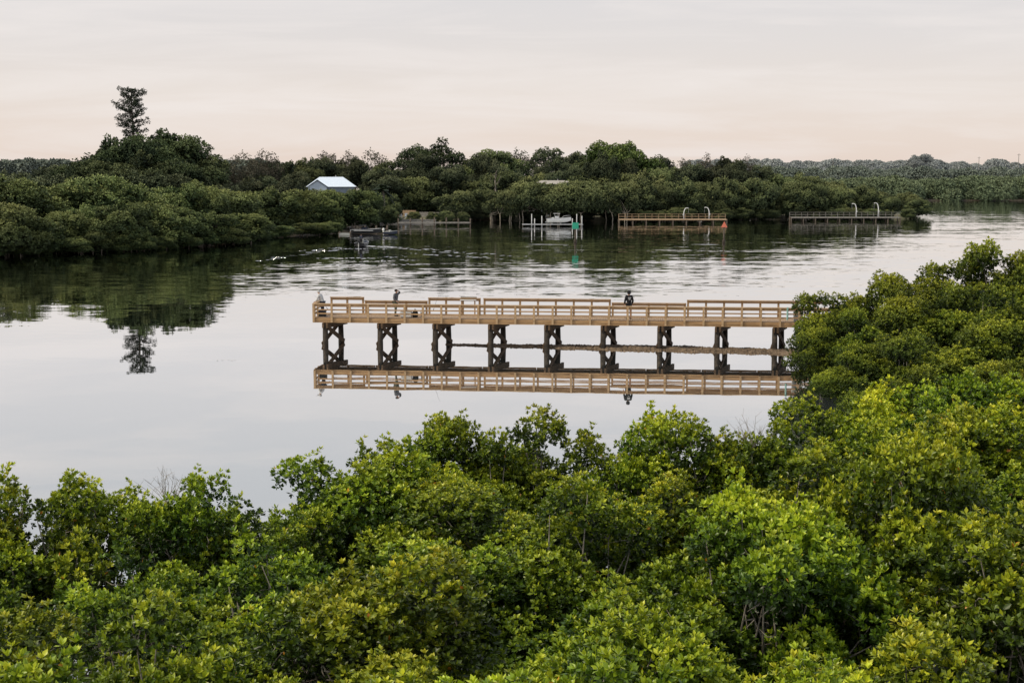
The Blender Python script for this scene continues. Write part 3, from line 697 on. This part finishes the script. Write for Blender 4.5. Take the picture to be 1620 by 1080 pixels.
MB().box((.03, WID/2, ZD+.92), (.17, WID+.1, .043)).box((.03, WID/2, ZD+.82), (.04, WID, .13)).box((.03, WID/2, ZD+.52), (.04, WID, .085)).box((.03, WID/2, ZD+.27), (.04, WID, .085)).build('end_rail', M['wood_rail'], pier)
MB().box((-.1, WID*.33, ZD+.28), (.1,.1,1.24)).build('rail_post', M['wood_rail'], pier)
MB().box((-.1, WID*.7, ZD+.28), (.1,.1,1.24)).build('rail_post', M['wood_rail'], pier)
# ------------------------------------------------------------------ people
def skin_mesh(name, V, E, R, mat, sub=2):
    me = bpy.data.meshes.new(name+'_s'); me.from_pydata(V, E, []); me.update()
    o = bpy.data.objects.new(name+'_s', me); C.objects.link(o)
    o.modifiers.new('skin', 'SKIN'); 
    for i, r in enumerate(R):
        sv = me.skin_vertices[0].data[i]; sv.radius = (r, r) if not isinstance(r, tuple) else r
        sv.use_root = (i == 0)
    ss = o.modifiers.new('sub', 'SUBSURF'); ss.levels = sub; ss.render_levels = sub
    dg = bpy.context.evaluated_depsgraph_get(); dg.update()
    nm = bpy.data.meshes.new_from_object(o.evaluated_get(dg)); nm.name = name
    bpy.data.objects.remove(o); nm.materials.clear(); nm.materials.append(mat)
    nm.polygons.foreach_set('use_smooth', [True]*len(nm.polygons)); return nm
def person(loc, rz, label, arms, lean=0.0, top='cloth_black', bottom='cloth_black', shorts=False, hair='hair', hat=None, hood=False, scale=1.0, step=.0):
    o = empty('person', loc, rz, label, 'person'); o.scale = (scale,)*3
    ln = lambda z: -lean*max(0, z-.95)
    J = {}; 
    J['pelvis']=(0,0,.95); J['spine']=(0,ln(1.15),1.15); J['chest']=(0,ln(1.36),1.36); J['neck']=(0,ln(1.5),1.49); J['jaw']=(0,ln(1.57)-.03,1.565); J['head']=(0,ln(1.66)-.01,1.65); J['top']=(0,ln(1.72),1.71)
    J['nose']=(0,ln(1.64)-.125,1.63)
    for s, n in ((-1,'l'),(1,'r')):
        J['sh'+n]=(s*.17,ln(1.43),1.43); el, wr = arms[0 if s < 0 else 1]
        J['el'+n]=el; J['wr'+n]=wr
        d = (Vector(wr)-Vector(el)).normalized(); J['pa'+n]=tuple(Vector(wr)+d*.07)
        sd = Vector((0,1,0)) if abs(d.y) < .8 else Vector((1,0,0)); sd = (sd-d*sd.dot(d)).normalized(); cu = d.cross(sd)
        for f in range(4):
            b = Vector(wr)+d*.12+sd*(f-1.5)*.022; L = (.062,.072,.068,.052)[f]
            J['f%d%s' % (f,n)]=tuple(b); J['g%d%s' % (f,n)]=tuple(b+d*L*.55+cu*.008); J['h%d%s' % (f,n)]=tuple(b+d*L*.9+cu*.03)
        J['t1'+n]=tuple(Vector(wr)+d*.06+sd*.05); J['t2'+n]=tuple(Vector(wr)+d*.10+sd*.065+cu*.01)
        J['hi'+n]=(s*.09,0,.90); J['kn'+n]=(s*.10,-.02+s*step,.49); J['an'+n]=(s*.11,.03+s*step*1.5,.08); J['he'+n]=(s*.11,.06+s*step*1.5,.035); J['to'+n]=(s*.125,-.15+s*step*1.5,.035)
    keys = list(J); ix = {k:i for i, k in enumerate(keys)}
    E = [('pelvis','spine'),('spine','chest'),('chest','neck'),('neck','jaw'),('jaw','head'),('head','top'),('head','nose')]
    for n in 'lr':
        E += [('chest','sh'+n),('sh'+n,'el'+n),('el'+n,'wr'+n),('wr'+n,'pa'+n),('pa'+n,'t1'+n),('t1'+n,'t2'+n),('pelvis','hi'+n),('hi'+n,'kn'+n),('kn'+n,'an'+n),('an'+n,'he'+n),('an'+n,'to'+n)]
        for f in range(4): E += [('pa'+n,'f%d%s' % (f,n)),('f%d%s' % (f,n),'g%d%s' % (f,n)),('g%d%s' % (f,n),'h%d%s' % (f,n))]
    rad = {'pelvis':.13,'spine':.115,'chest':.135,'neck':.055,'jaw':.062,'head':.092,'top':.06,'nose':.014}
    pr = {'sh':.062,'el':.042,'wr':.028,'pa':.03,'hi':.088,'kn':.058,'an':.04,'he':.035,'to':.035,'t1':.012,'t2':.010}
    def rr(k):
        if k in rad: return rad[k]
        if k[0] in 'fgh' and k[1].isdigit(): return .0095
        return pr[k[:2]]
    body = skin_mesh('body', [J[k] for k in keys], [(ix[a],ix[b]) for a, b in E], [rr(k) for k in keys], M['skin'])
    link(bpy.data.objects.new('body', body), o)
    def garment(name, ks, es, rd, mat):
        i2 = {k:i for i, k in enumerate(ks)}
        m_ = skin_mesh(name, [J[k] if isinstance(k, str) else k for k in ks], [(i2[a],i2[b]) for a, b in es], rd, M[mat]); return link(bpy.data.objects.new(name, m_), o)
    wl = tuple(Vector(J['ell']).lerp(Vector(J['wrl']), .95)); wr_ = tuple(Vector(J['elr']).lerp(Vector(J['wrr']), .95)); J['cl'] = wl; J['cr'] = wr_
    garment('sweatshirt', ['spine','pelvis','chest','neck','shl','shr','ell','elr','cl','cr'], [('spine','pelvis'),('spine','chest'),('chest','neck'),('chest','shl'),('chest','shr'),('shl','ell'),('shr','elr'),('ell','cl'),('elr','cr')],
            [.15,.16,.165,.075,.09,.09,.068,.068,.052,.052], top)
    if shorts:
        J['sl'] = tuple(Vector(J['hil']).lerp(Vector(J['knl']), .8)); J['sr'] = tuple(Vector(J['hir']).lerp(Vector(J['knr']), .8))
        garment('shorts', ['pelvis','hil','hir','sl','sr'], [('pelvis','hil'),('pelvis','hir'),('hil','sl'),('hir','sr')], [.15,.115,.115,.095,.095], bottom)
    else:
        garment('trousers', ['pelvis','hil','hir','knl','knr','anl','anr'], [('pelvis','hil'),('pelvis','hir'),('hil','knl'),('hir','knr'),('knl','anl'),('knr','anr')], [.15,.115,.115,.08,.08,.062,.062], bottom)
    for n, s in (('l',-1),('r',1)):
        sh = MB(); x, y, _ = J['he'+n]; tx, ty, _ = J['to'+n]
        sh.box(((x+tx)/2, (y+ty)/2-.01, .045), (.10,.29,.09), taper=.8); sh.build('shoe', M['black'], o, bevel=.02)
    hx, hy, hz = J['head']; mb = MB(); n = 14
    if hood: prof_ = [(.075,-.10),(.115,-.04),(.128,.02),(.115,.08),(.08,.12),(.02,.14)]
    else: prof_ = [(.085,-.04),(.108,.02),(.10,.075),(.07,.11),(.02,.125)]
    mb.lathe((hx, hy+.022, hz), prof_, n); mb.build('hood' if hood else ('cap' if hat else 'hair'), M[hat or (top if hood else hair)], o, True)
    if hat: MB().box((hx, hy-.12, hz+.03), (.15,.11,.015)).build('cap_brim', M[hat], o)
    return o
down = lambda s, f=0: ((s*.25, .03-f*.1, 1.15), (s*.24, -.10-f, .92))
p3u = U(998)
P3 = person(ploc(p3u, .9), RZ+math.pi+.25, 'person in black hooded top with white print standing at the pier middle', (down(-1, .08), down(1, .08)), 0, 'cloth_black', 'cloth_black', True, hood=True, scale=1.06)
mb = MB()
for z, w in ((1.36,.16),(1.32,.20),(1.28,.14),(1.22,.10)): mb.box((0,.168,z), (w,.012,.022))
pr = mb.build('shirt_print', M['white'], P3)
P2 = person(ploc(U(623), 1.3), RZ+math.radians(70), 'person in grey top raising a hand to the head near the white cooler', (((-.26,-.02,1.17),(-.22,-.2,1.02)), ((.32,-.16,1.52),(.13,-.15,1.64))), .08, 'cloth_grey', 'cloth_olive', scale=1.03, step=.05)
P1 = person(ploc(.35, 1.2), RZ-math.pi/2-.2, 'person in pale top and cap leaning over the end rail of the pier', (((-.25,-.30,1.12),(-.16,-.50,.98)), ((.25,-.30,1.12),(.16,-.50,.98))), .42, 'cloth_pale', 'navy', hat='cloth_pale', scale=.97)
def cooler(u, w):
    o = empty('cooler', ploc(u, w), RZ, 'white cooler box on the pier deck beside the person raising a hand', 'cooler')
    MB().box((0,0,.20), (.72,.40,.36), taper=1.03).build('body', M['white'], o, bevel=.03); MB().box((0,0,.415), (.76,.43,.06)).build('lid', M['white'], o, bevel=.02)
    for s in (-1, 1): MB().tube([(s*.375,-.12,.3),(s*.42,-.12,.28),(s*.42,.12,.28),(s*.375,.12,.3)], .012, 6).build('handle', M['black'], o)
cooler(U(643), .6)
o = empty('backpack', ploc(U(657), .7), RZ+.3, 'black bag standing on the pier right of the white cooler', 'bag')
MB().lathe((0,0,0), [(.14,0),(.19,.05),(.20,.28),(.15,.44),(.06,.5)], 12).build('bag_body', M['cloth_black'], o, True)
MB().lathe((0,-.17,.06), [(.08,0),(.1,.05),(.1,.14),(.05,.2)], 10).build('pocket', M['cloth_black'], o, True)
MB().tube([(-.05,0,.49),(-.04,0,.56),(.04,0,.56),(.05,0,.49)], .012, 5).build('handle', M['cloth_black'], o)
def bucket(u, w, lab, m):
    o = empty('bucket', ploc(u, w), RZ, lab, 'bucket'); MB().lathe((0,0,0), [(.12,0),(.15,.36),(.16,.37),(.155,.33),(.14,.33)], 14).build('pail', M[m], o, True)
    MB().tube([(-.155,0,.34),(-.1,.02,.46),(0,.03,.5),(.1,.02,.46),(.155,0,.34)], .006, 5).build('handle', M['metal'], o)
bucket(U(668), .9, 'white bucket on the pier right of the black bag', 'white')
o = empty('tackle_box', ploc(U(508), .6), RZ, 'dark tackle box on the outer end of the pier near the leaning person', 'tackle box')
MB().box((0,0,.17), (.5,.28,.34), taper=.96).build('box_body', M['black'], o, bevel=.02); MB().box((0,0,.37), (.52,.30,.06)).build('lid', M['navy'], o, bevel=.015); MB().tube([(-.12,0,.40),(-.11,0,.47),(.11,0,.47),(.12,0,.40)], .012, 5).build('handle', M['black'], o)
o = empty('cleaning_table', ploc(U(745)-.3, WID-.05, ZD), RZ, 'white topped fish cleaning table at the rear rail of the pier', 'table')
MB().box((0,0,1.04), (1.1,.42,.05)).build('tabletop', M['white'], o, bevel=.01)
for s in (-1, 1): MB().box((s*.45,-.08,.51), (.08,.08,1.01)).build('leg', M['wood'], o)
MB().box((0,.19,1.16), (1.1,.03,.16)).build('splash_board', M['grey_wood'], o)
o = empty('rubbish_bin', ploc(U(1264), .45), RZ, 'grey rubbish bin on the pier just left of the mangrove clump', 'bin')
MB().box((0,0,.40), (.55,.5,.8), taper=1.1).build('bin_body', M['bin'], o, bevel=.03); MB().box((0,0,.84), (.62,.58,.07), taper=.85).build('lid', M['bin'], o, bevel=.02)
o = empty('line_recycling_tube', ploc(U(1246), -.16, ZD), RZ, 'pale teal upright tube fixed to the pier rail left of the grey bin', 'tube')
MB().tube([(0,0,.15),(0,0,.85)], .06, 10).tube([(0,0,.85),(0,-.07,.93),(0,-.14,.93)], .06, 10).build('pipe', M['teal'], o)
def rod(u, w, tilt, lab):
    o = empty('fishing_rod', ploc(u, w, ZD+.5), RZ, lab, 'fishing rod'); t = Vector(tilt)
    MB().tube([(0,0,0), t*.5+Vector((0,0,.05)), t], [.012,.007,.003], 5).build('blank', M['black'], o); MB().tube([Vector((0,0,0)), t*.14], .018, 6).build('grip', M['cloth_black'], o)
    MB().lathe((.03,-.05,.32), [(.02,-.03),(.035,0),(.02,.03)], 8).build('reel', M['metal'], o)
rod(U(688), .1, (.5,-.5,1.2), 'fishing rod leaning on the front rail right of the white bucket')
rod(U(520), .2, (-.9,-.3,1.0), 'fishing rod leaning on the rail near the person in the pale cap')
# ------------------------------------------------------------------ houses
def house(px, ridge_y, d, w, dep, eave, label, roof, wallm, rz=0, cross=False):
    p = pt(px, ridge_y, d); hz = p.z; o = empty('house', (p.x, d, .6), rz, label, 'house'); hz -= .6; ev = eave-.6
    MB().box((0,0,ev/2), (w,dep,ev)).build('wall', M[wallm], o)
    a = w/2+.5; b = dep/2+.5; r = w/2-dep*.28
    MB().add([(-a,-b,ev),(a,-b,ev),(a,b,ev),(-a,b,ev),(-r,0,hz),(r,0,hz)], [(0,1,5,4),(1,2,5),(2,3,4,5),(3,0,4),(3,2,1,0)]).build('roof', M[roof], o)
    for s in (-.3, .1, .35): 
        wn = MB().box((w*s,-dep/2-.03,ev*.6), (1.1,.08,1.2)).build('window', M['white'], o); MB().box((w*s,-dep/2-.075,ev*.6), (.9,.02,1.0)).build('pane', M['glass'], wn)
    MB().box((w*.22,-dep/2-.03,1.05), (.95,.06,2.1)).build('door', M['white'], o)
    if cross:
        g = MB(); x0 = -w*.30; gw = w*.20; y0 = -dep/2-1.6; gz = hz-.5
        g.add([(x0-gw-.3,y0-.3,ev),(x0,y0-.3,gz),(x0+gw+.3,y0-.3,ev),(x0-gw-.3,0,ev),(x0,0,gz),(x0+gw+.3,0,ev)], [(0,1,4,3),(1,2,5,4)]).build('gable_roof', M[roof], o)
        MB().add([(x0-gw,y0,0),(x0+gw,y0,0),(x0+gw,y0,ev),(x0,y0,gz-.25),(x0-gw,y0,ev),(x0-gw,-1,0),(x0+gw,-1,0),(x0+gw,-1,ev),(x0-gw,-1,ev)], [(0,1,2,3,4),(1,6,7,2),(0,4,8,5)]).build('gable_wall', M['wall_pale'], o)
    MB().tube([(w*.1,.6,ev),(w*.1,.6,hz+.3)], .12, 8).build('vent_pipe', M['metal'], o)
    return o
house(524, 280, 300, 9.4, 8, pt(524,295.5,296).z, 'house with pale blue-white metal roof and gable among the trees', 'roof_white', 'wall', .12, True)
house(876, 285.5, 328, 9.5, 7, pt(876,291,326).z, 'house with low grey-brown roof peeking above the mangroves', 'roof_grey', 'wall')
house(369, 300, 262, 2.2, 3, pt(369,305,262).z, 'small building with pinkish roof half hidden on the left bank', 'roof_pink', 'wall')
def fence(a, b, h, n, lab, m, nm='fence'):
    a = Vector(a); b = Vector(b); o = empty(nm, a, math.atan2(b.y-a.y, b.x-a.x), lab, 'fence'); L = (b-a).length
    mb = MB(); k = int(L/.16)
    for i in range(k): mb.box((i*.16+.07,0,h/2+.05), (.13,.03,h*(.95+.08*random.random())))
    mb.build('boards', M[m], o)
    for i in range(n): MB().box((L*i/(n-1),.06,h/2), (.12,.09,h+.15)).build('post', M[m], o)
fence((pt(624,340,322).x,322,.7), (pt(658,340,322).x,320,.7), 1.3, 6, 'tan board fence across the back of the sandy yard', 'tan_wood')
fence((pt(664,340,318).x,318,.7), (pt(704,340,316).x,316,.7), 1.0, 5, 'low grey fence right of the tan board fence', 'grey_wood')
o = empty('seawall', (pt(645,350,302).x, 302, 0), -.03, 'low weathered seawall in front of the sandy yard', 'seawall')
MB().box((0,0,.3), (12,.4,.65)).build('wall_face', M['grey_wood'], o); MB().box((0,-.03,.67), (12.1,.6,.1)).build('cap', M['grey_wood'], o)
def chair(x, y, rz, lab):
    o = empty('garden_chair', (x,y,.6), rz, lab, 'chair', 'garden chairs in the sandy yard')
    MB().box((0,0,.42), (.6,.6,.05)).build('seat', M['white'], o); MB().box((0,.3,.75), (.6,.05,.7), rx=-.25).build('backrest', M['white'], o)
    for sx in (-1,1):
        for sy in (-1,1): MB().box((sx*.26,sy*.26,.2), (.06,.06,.4)).build('leg', M['white'], o)
for i, px in enumerate((634,643,690)): chair(pt(px,345,311).x, 311, .3*i, ('left','middle','right')[i]+' white chair of three in the sandy yard')
# ------------------------------------------------------------------ docks
def dock(px0, px1, d, zd, wid, label, m, step, rail=None, rz=0.0, under='dock_under', ph=.5):
    a = pt(px0, 350, d).x; b = pt(px1, 350, d).x; L = b-a
    o = empty('dock', (a, d, 0), rz, label, 'dock'); mb = MB()
    k = int(L/.2)
    for i in range(k): mb.box((i*L/k+L/k/2, wid/2, zd), (L/k-.02, wid, .07))
    mb.build('deck', M[m], o)
    MB().box((L/2,-.03,zd-.12), (L,.06,.16)).build('side_beam', M[m], o)
    MB().box((L/2,wid+.03,zd-.12), (L,.06,.16)).build('side_beam', M[m], o)
    n = int(L/step)
    for i in range(n+1):
        for w in (.12, wid-.12):
            MB().tube([(i*L/n, w, -1),(i*L/n, w, zd+(ph if not rail else 0)*(.7+.6*random.random()))], .13, 8).build('pile', M[under], o, True)
    if rail:
        for i in range(2*n+1):
            MB().box((i*L/n/2, wid-.05, zd+rail/2), (.09,.09,rail)).build('rail_post', M[m], o)
        MB().box((L/2, wid-.05, zd+rail), (L,.13,.06)).build('top_rail', M[m], o); MB().box((L/2, wid-.05, zd+rail*.5), (L,.05,.1)).build('mid_rail', M[m], o)
    return o, L
dock(630, 744, 284, .75, 1.8, 'grey weathered dock with uneven piles in front of the sandy yard', 'grey_wood', 2.2, None, .03, ph=.8)
dock(980, 1150, 296, .95, 2.4, 'tan timber dock with railing on the far bank, between the channel markers', 'tan_wood', 2.6, 1.0)
dock(1252, 1424, 309, .9, 2.2, 'long brown dock before the mangrove point of the far bank', 'grey_wood', 2.4, 1.0)
dock(470, 528, 268, .9, 1.4, 'old piled walkway among the trees behind the low left point', 'grey_wood', 1.6, None, ph=1.2)
o, L = dock(536, 553, 249, .22, 1.2, 'low pale floating dock at the tip of the left point', 'bin', 1.2, None, ph=.3)
dock(560, 612, 262, .5, 1.2, 'short dark dock behind the black covered boat', 'dock_under', 2.0, None, ph=.5)
def davit(px, topy, basez, d, flip, lab):
    p = pt(px, topy, d); h = p.z-basez; o = empty('davit', (p.x, d, basez), 0, lab, 'davit', None); s = flip
    MB().tube([(0,0,0),(0,0,h*.62),(s*.12,0,h*.82),(s*.35,0,h*.97),(s*.75,0,h),(s*1.0,0,h*.97)], [.10,.095,.085,.075,.065,.055], 8).build('arm', M['white'], o, True)
    MB().tube([(s*.95,0,h*.97),(s*.95,0,h*.55)], .02, 4).build('cable', M['metal'], o); MB().box((s*.95,0,h*.52), (.1,.1,.16)).build('hook_block', M['black'], o)
    MB().box((0,0,.05), (.4,.4,.1)).build('base_plate', M['metal'], o); MB().box((s*-.13,0,h*.4), (.2,.2,.3)).build('winch', M['off_white'], o, bevel=.03)
davit(1082,329,.98,297,1,'left white curved davit on the tan railed dock')
davit(1122,328,.98,297,-1,'right white curved davit on the tan railed dock')
davit(1355,322,.93,310,-1,'left white curved davit on the long brown dock')
davit(1390,321,.93,310,-1,'right white curved davit on the long brown dock')
# ------------------------------------------------------------------ boats
def hull(o, L, B, D, m, name='hull', deck='white', inner=True):
    st = []; n = 14
    for i in range(n+1):
        t = i/n; bw = B/2*(1-max(0,(t-.45)/.55)**2.2*.97)*(.93+.07*min(1, t*4)); sheer = D*(1+.32*t*t); keel = 0+max(0, t-.6)**2*D*3.0
        x = t*L
        st.append([(x,-bw,sheer),(x,-bw*.93,sheer*.55+keel*.3),(x,-bw*.70,.16*D+keel*.8),(x,0,keel),(x,bw*.70,.16*D+keel*.8),(x,bw*.93,sheer*.55+keel*.3),(x,bw,sheer)])
    vs = [p for r in st for p in r]; fs = []
    for i in range(n):
        for j in range(6): a = i*7+j; fs.append((a, a+1, a+8, a+7))
    fs.append(tuple(range(7))[::-1]); MB().add(vs, fs).build(name, M[m], o, True)
    dk = []
    for i in range(n+1): dk += [(st[i][0][0], st[i][0][1]*.98, st[i][0][2]-.03), (st[i][6][0], st[i][6][1]*.98, st[i][6][2]-.03)]
    MB().add(dk, [(2*i, 2*i+2, 2*i+3, 2*i+1) for i in range(int(n*.6), n)]).build('foredeck', M[deck], o)
    sole = [(x, y*.93, D*.45) for i in range(int(n*.6)+1) for x, y in ((st[i][0][0], st[i][0][1]), (st[i][6][0], st[i][6][1]))]
    MB().add(sole, [(2*i, 2*i+2, 2*i+3, 2*i+1) for i in range(int(n*.6))]).build('cockpit_floor', M[deck], o)
    g = MB(); g.tube([r[0] for r in st], .035, 5); g.tube([r[6] for r in st], .035, 5); g.build('gunwale', M['metal'], o)
def outboard(o, x, z, m, tilt=.0):
    MB().lathe((x-.18,0,z+.05), [(.13,0),(.19,.12),(.2,.35),(.14,.5),(.04,.54)], 10).build('engine_cowl', M[m], o, True)
    MB().box((x-.16,0,z-.3), (.16,.1,.75)).box((x-.26,0,z-.66), (.4,.14,.12)).build('engine_leg', M['metal'], o)
def wb():
    d = 284; p = pt(866, 357, d); zb = .75
    lift = empty('boat_lift', (p.x-3.6, d, 0), 0, 'white piled boat lift holding the white boat', 'boat lift')
    for px, tp in ((841,338),(846,346),(857,341),(905,345),(913,339),(920,341)):
        q = pt(px, tp, d); sx = q.x-(p.x-3.6); w = -1.5 if px in (841,857,905,920) else 1.5
        MB().tube([(sx, w, -1),(sx, w, q.z)], .095, 8).build('pile', M['off_white'], lift, True)
    x0 = pt(826,355,d).x-(p.x-3.6); x1 = pt(922,355,d).x-(p.x-3.6)
    for w in (-1.5, 1.5): MB().box(((x0+x1)/2, w-.2, .40), (x1-x0,.2,.10)).build('beam', M['metal'], lift)
    for s in (.9, 2.6): MB().box((3.6+s, 0, .55), (.2,2.8,.16)).build('cradle', M['metal'], lift)
    o = empty('motorboat', (p.x, d, zb), 0, 'white centre console motorboat raised on the boat lift', 'boat')
    hull(o, 4.7, 1.9, .8, 'white')
    MB().box((1.9,0,.85), (.8,.7,.9), taper=.85).build('console', M['white'], o, bevel=.05)
    MB().box((2.2,0,1.5), (.05,.75,.5), ry=-.35).build('windscreen', M['glass'], o)
    t = MB(); 
    for sx in (1.5,2.3):
        for sy in (-.42,.42): t.tube([(sx,sy,.4),(sx-.05,sy,1.75)], .03, 6)
    t.build('tower_frame', M['metal'], o); MB().box((1.85,0,1.78), (1.3,1.1,.06)).build('canopy', M['cloth_pale'], o, bevel=.02)
    MB().box((1.1,0,.75), (.5,.9,.5)).build('seat', M['white'], o, bevel=.04)
    outboard(o, 0, .75, 'black'); r = MB(); r.tube([(2.9,-.75,1.0),(3.3,-.6,1.3),(4.2,-.25,1.4),(4.6,0,1.4),(4.2,.25,1.4),(3.3,.6,1.3),(2.9,.75,1.0)], .025, 5); r.build('bow_rail', M['metal'], o)
wb()
def db():
    d = 252; p = pt(556, 369, d); o = empty('motorboat', (p.x, d, .05), .03, 'black boat with dark cover and windscreen moored at the left point', 'boat')
    hull(o, 5.2, 2.0, .70, 'black', deck='black'); MB().box((2.3,0,.90), (1.3,1.3,.5), taper=.7).build('cover', M['navy'], o, bevel=.08)
    MB().box((3.0,0,1.10), (.05,1.3,.45), ry=-.6).build('windscreen', M['glass'], o); MB().box((2.2,-1.02,.58), (3.4,.02,.06)).build('stripe', M['white'], o); outboard(o, 0, .7, 'black')
    t = MB(); 
    for sy in (-.8,.8): t.tube([(1.2,sy,.65),(1.4,sy,1.40),(2.6,sy,1.45),(3.0,sy,.9)], .03, 5)
    t.build('bimini_frame', M['black'], o); MB().box((2.0,0,1.46), (1.3,1.6,.06)).build('bimini', M['black'], o, bevel=.02)
    d = 250; p = pt(608, 371, d); o = empty('motorboat', (p.x, d, .05), -.4, 'smaller dark open boat moored right of the covered black boat', 'boat')
    hull(o, 2.6, 1.2, .5, 'navy', deck='dock_under'); MB().box((1.1,0,.6), (.35,.45,.4)).build('console', M['bin'], o, bevel=.04); MB().box((.6,0,.42), (.3,.8,.25)).build('seat', M['bin'], o, bevel=.03); outboard(o, 0, .5, 'white')
db()
def sb():
    p = at(568, 391); o = empty('motorboat', (p.x, p.y, .0), math.radians(80), 'small dark motorboat under way, seen from astern ahead of its wake', 'boat')
    hull(o, 4.2, 1.6, .6, 'black', deck='navy'); MB().box((1.7,0,.75), (.5,.5,.6)).build('console', M['bin'], o, bevel=.04); outboard(o, 0, .6, 'black')
    q = person(Vector((p.x, p.y, .27))+Vector((math.cos(math.radians(80))*1.1, math.sin(math.radians(80))*1.1, 0)), math.radians(170), 'person in dark top driving the small motorboat', (((-.24,-.2,1.15),(-.1,-.4,1.1)), ((.24,-.2,1.15),(.1,-.4,1.1))), .05, 'navy', 'cloth_black', scale=.92)
sb()
# ------------------------------------------------------------------ channel markers
def marker(px, basey, topy, lab, m, tri):
    b = at(px, basey); o = empty('channel_marker', b, 0, lab, 'channel marker'); h = pt(px, topy, b.y).z
    MB().tube([(0,0,-1.5),(0,0,h*.94)], [.14,.12], 10).build('pile', M['bark_dark'], o, True)
    mb = MB(); s = .5
    if tri: mb.add([(-s,-.2,h-.95),(s,-.2,h-.95),(0,-.2,h),(-s,-.16,h-.95),(s,-.16,h-.95),(0,-.16,h)], [(0,1,2),(5,4,3),(0,3,4,1),(1,4,5,2),(2,5,3,0)])
    else: mb.box((0,-.18,h-.5), (1.0,.04,1.0))
    mb.build('board', M[m], o); b2 = MB()
    if tri: b2.add([(-s*.45,-.205,h-.85),(s*.45,-.205,h-.85),(0,-.205,h-.4)], [(0,1,2)])
    else: b2.add([(-.3,-.205,h-.8),(.3,-.205,h-.8),(.3,-.205,h-.2),(-.3,-.205,h-.2)], [(0,1,2,3)])
    b2.build('number_panel', M[m], o)
    MB().lathe((0,0,0), [(.24,-.3),(.26,.35),(.18,.5)], 10).build('pile_collar', M['pile'], o, True)
marker(910, 384, 352, 'green square channel marker on a post right of the white boat', 'green_sign', False)
marker(1145, 384, 350, 'red triangular channel marker on a post before the tan dock', 'red_sign', True)
def ripple(px0, px1, y, lab, h=.04):
    mb = MB(); ridge(pxline((px0,y),(px1,y+.5), 30, .5), .35, h, mb); tag(mb.build('ripple', M['water'], smooth=True), lab, 'ripple', kind='stuff')
ripple(830, 906, 386.5, 'bright ripple line left of the green channel marker'); ripple(1090, 1142, 386.5, 'bright ripple line left of the red channel marker'); ripple(320, 388, 570, 'faint ripple streak on calm water left of the pier', .012)
# ------------------------------------------------------------------ camera, light, sky
cam = bpy.data.cameras.new('camera'); co = bpy.data.objects.new('camera', cam); C.objects.link(co)
cam.lens = 50; cam.sensor_width = 36; cam.clip_end = 20000; cam.clip_start = .1
co.location = (0,0,H); co.rotation_euler = (math.pi/2-PITCH, 0, 0); bpy.context.scene.camera = co
EL, AZ = 50, 250
sun = bpy.data.lights.new('sun', 'SUN'); so = bpy.data.objects.new('sun', sun); C.objects.link(so)
sun.energy = 2.8; sun.angle = math.radians(9); sun.color = (1.0,.88,.66)
sd = Vector((math.sin(math.radians(AZ))*math.cos(math.radians(EL)), math.cos(math.radians(AZ))*math.cos(math.radians(EL)), math.sin(math.radians(EL))))
so.rotation_euler = sd.to_track_quat('Z', 'Y').to_euler()
w = bpy.data.worlds.new('World'); bpy.context.scene.world = w; w.use_nodes = True; nt = w.node_tree; N = nt.nodes; L = nt.links; N.clear()
wo = N.new('ShaderNodeOutputWorld'); bg = N.new('ShaderNodeBackground'); tc = N.new('ShaderNodeTexCoord'); sx = N.new('ShaderNodeSeparateXYZ')
L.new(tc.outputs['Generated'], sx.inputs[0])
rp = ramp(nt, [(0.0,(.80,.67,.59)),(.02,(.815,.705,.635)),(.05,(.81,.735,.685)),(.085,(.77,.725,.705)),(.125,(.735,.715,.72)),(.22,(.66,.675,.705)),(.45,(.60,.65,.715)),(1.0,(.58,.64,.73))])
L.new(sx.outputs['Z'], rp.inputs[0])
mp = N.new('ShaderNodeMapping'); mp.inputs['Scale'].default_value = (2.6,2.6,24); mp.inputs['Location'].default_value = (.6,.0,.35); mp.inputs['Rotation'].default_value = (.02,.03,0); L.new(tc.outputs['Generated'], mp.inputs[0])
nz = N.new('ShaderNodeTexNoise'); nz.inputs['Scale'].default_value = 1.7; nz.inputs['Detail'].default_value = 8; nz.inputs['Roughness'].default_value = .58; nz.inputs['Distortion'].default_value = .5; L.new(mp.outputs[0], nz.inputs['Vector'])
cm = N.new('ShaderNodeMapRange'); cm.inputs[1].default_value = .45; cm.inputs[2].default_value = .70; cm.inputs[3].default_value = 0; cm.inputs[4].default_value = .65; L.new(nz.outputs['Fac'], cm.inputs[0])
mx = N.new('ShaderNodeMixRGB'); mx.inputs[2].default_value = (.89,.83,.80,1); L.new(cm.outputs[0], mx.inputs[0]); L.new(rp.outputs[0], mx.inputs[1])
st = N.new('ShaderNodeTexSky'); st.sky_type = 'NISHITA'; st.sun_disc = False; st.sun_elevation = math.radians(EL); st.sun_rotation = math.radians(AZ)
b2 = N.new('ShaderNodeBackground'); b2.inputs[1].default_value = .005; L.new(st.outputs[0], b2.inputs[0])
bg.inputs[1].default_value = .97; L.new(mx.outputs[0], bg.inputs[0]); ad = N.new('ShaderNodeAddShader'); L.new(bg.outputs[0], ad.inputs[0]); L.new(b2.outputs[0], ad.inputs[1]); L.new(ad.outputs[0], wo.inputs[0])
sc = bpy.context.scene; sc.view_settings.view_transform = 'Standard'; sc.view_settings.look = 'None'; sc.view_settings.exposure = 0
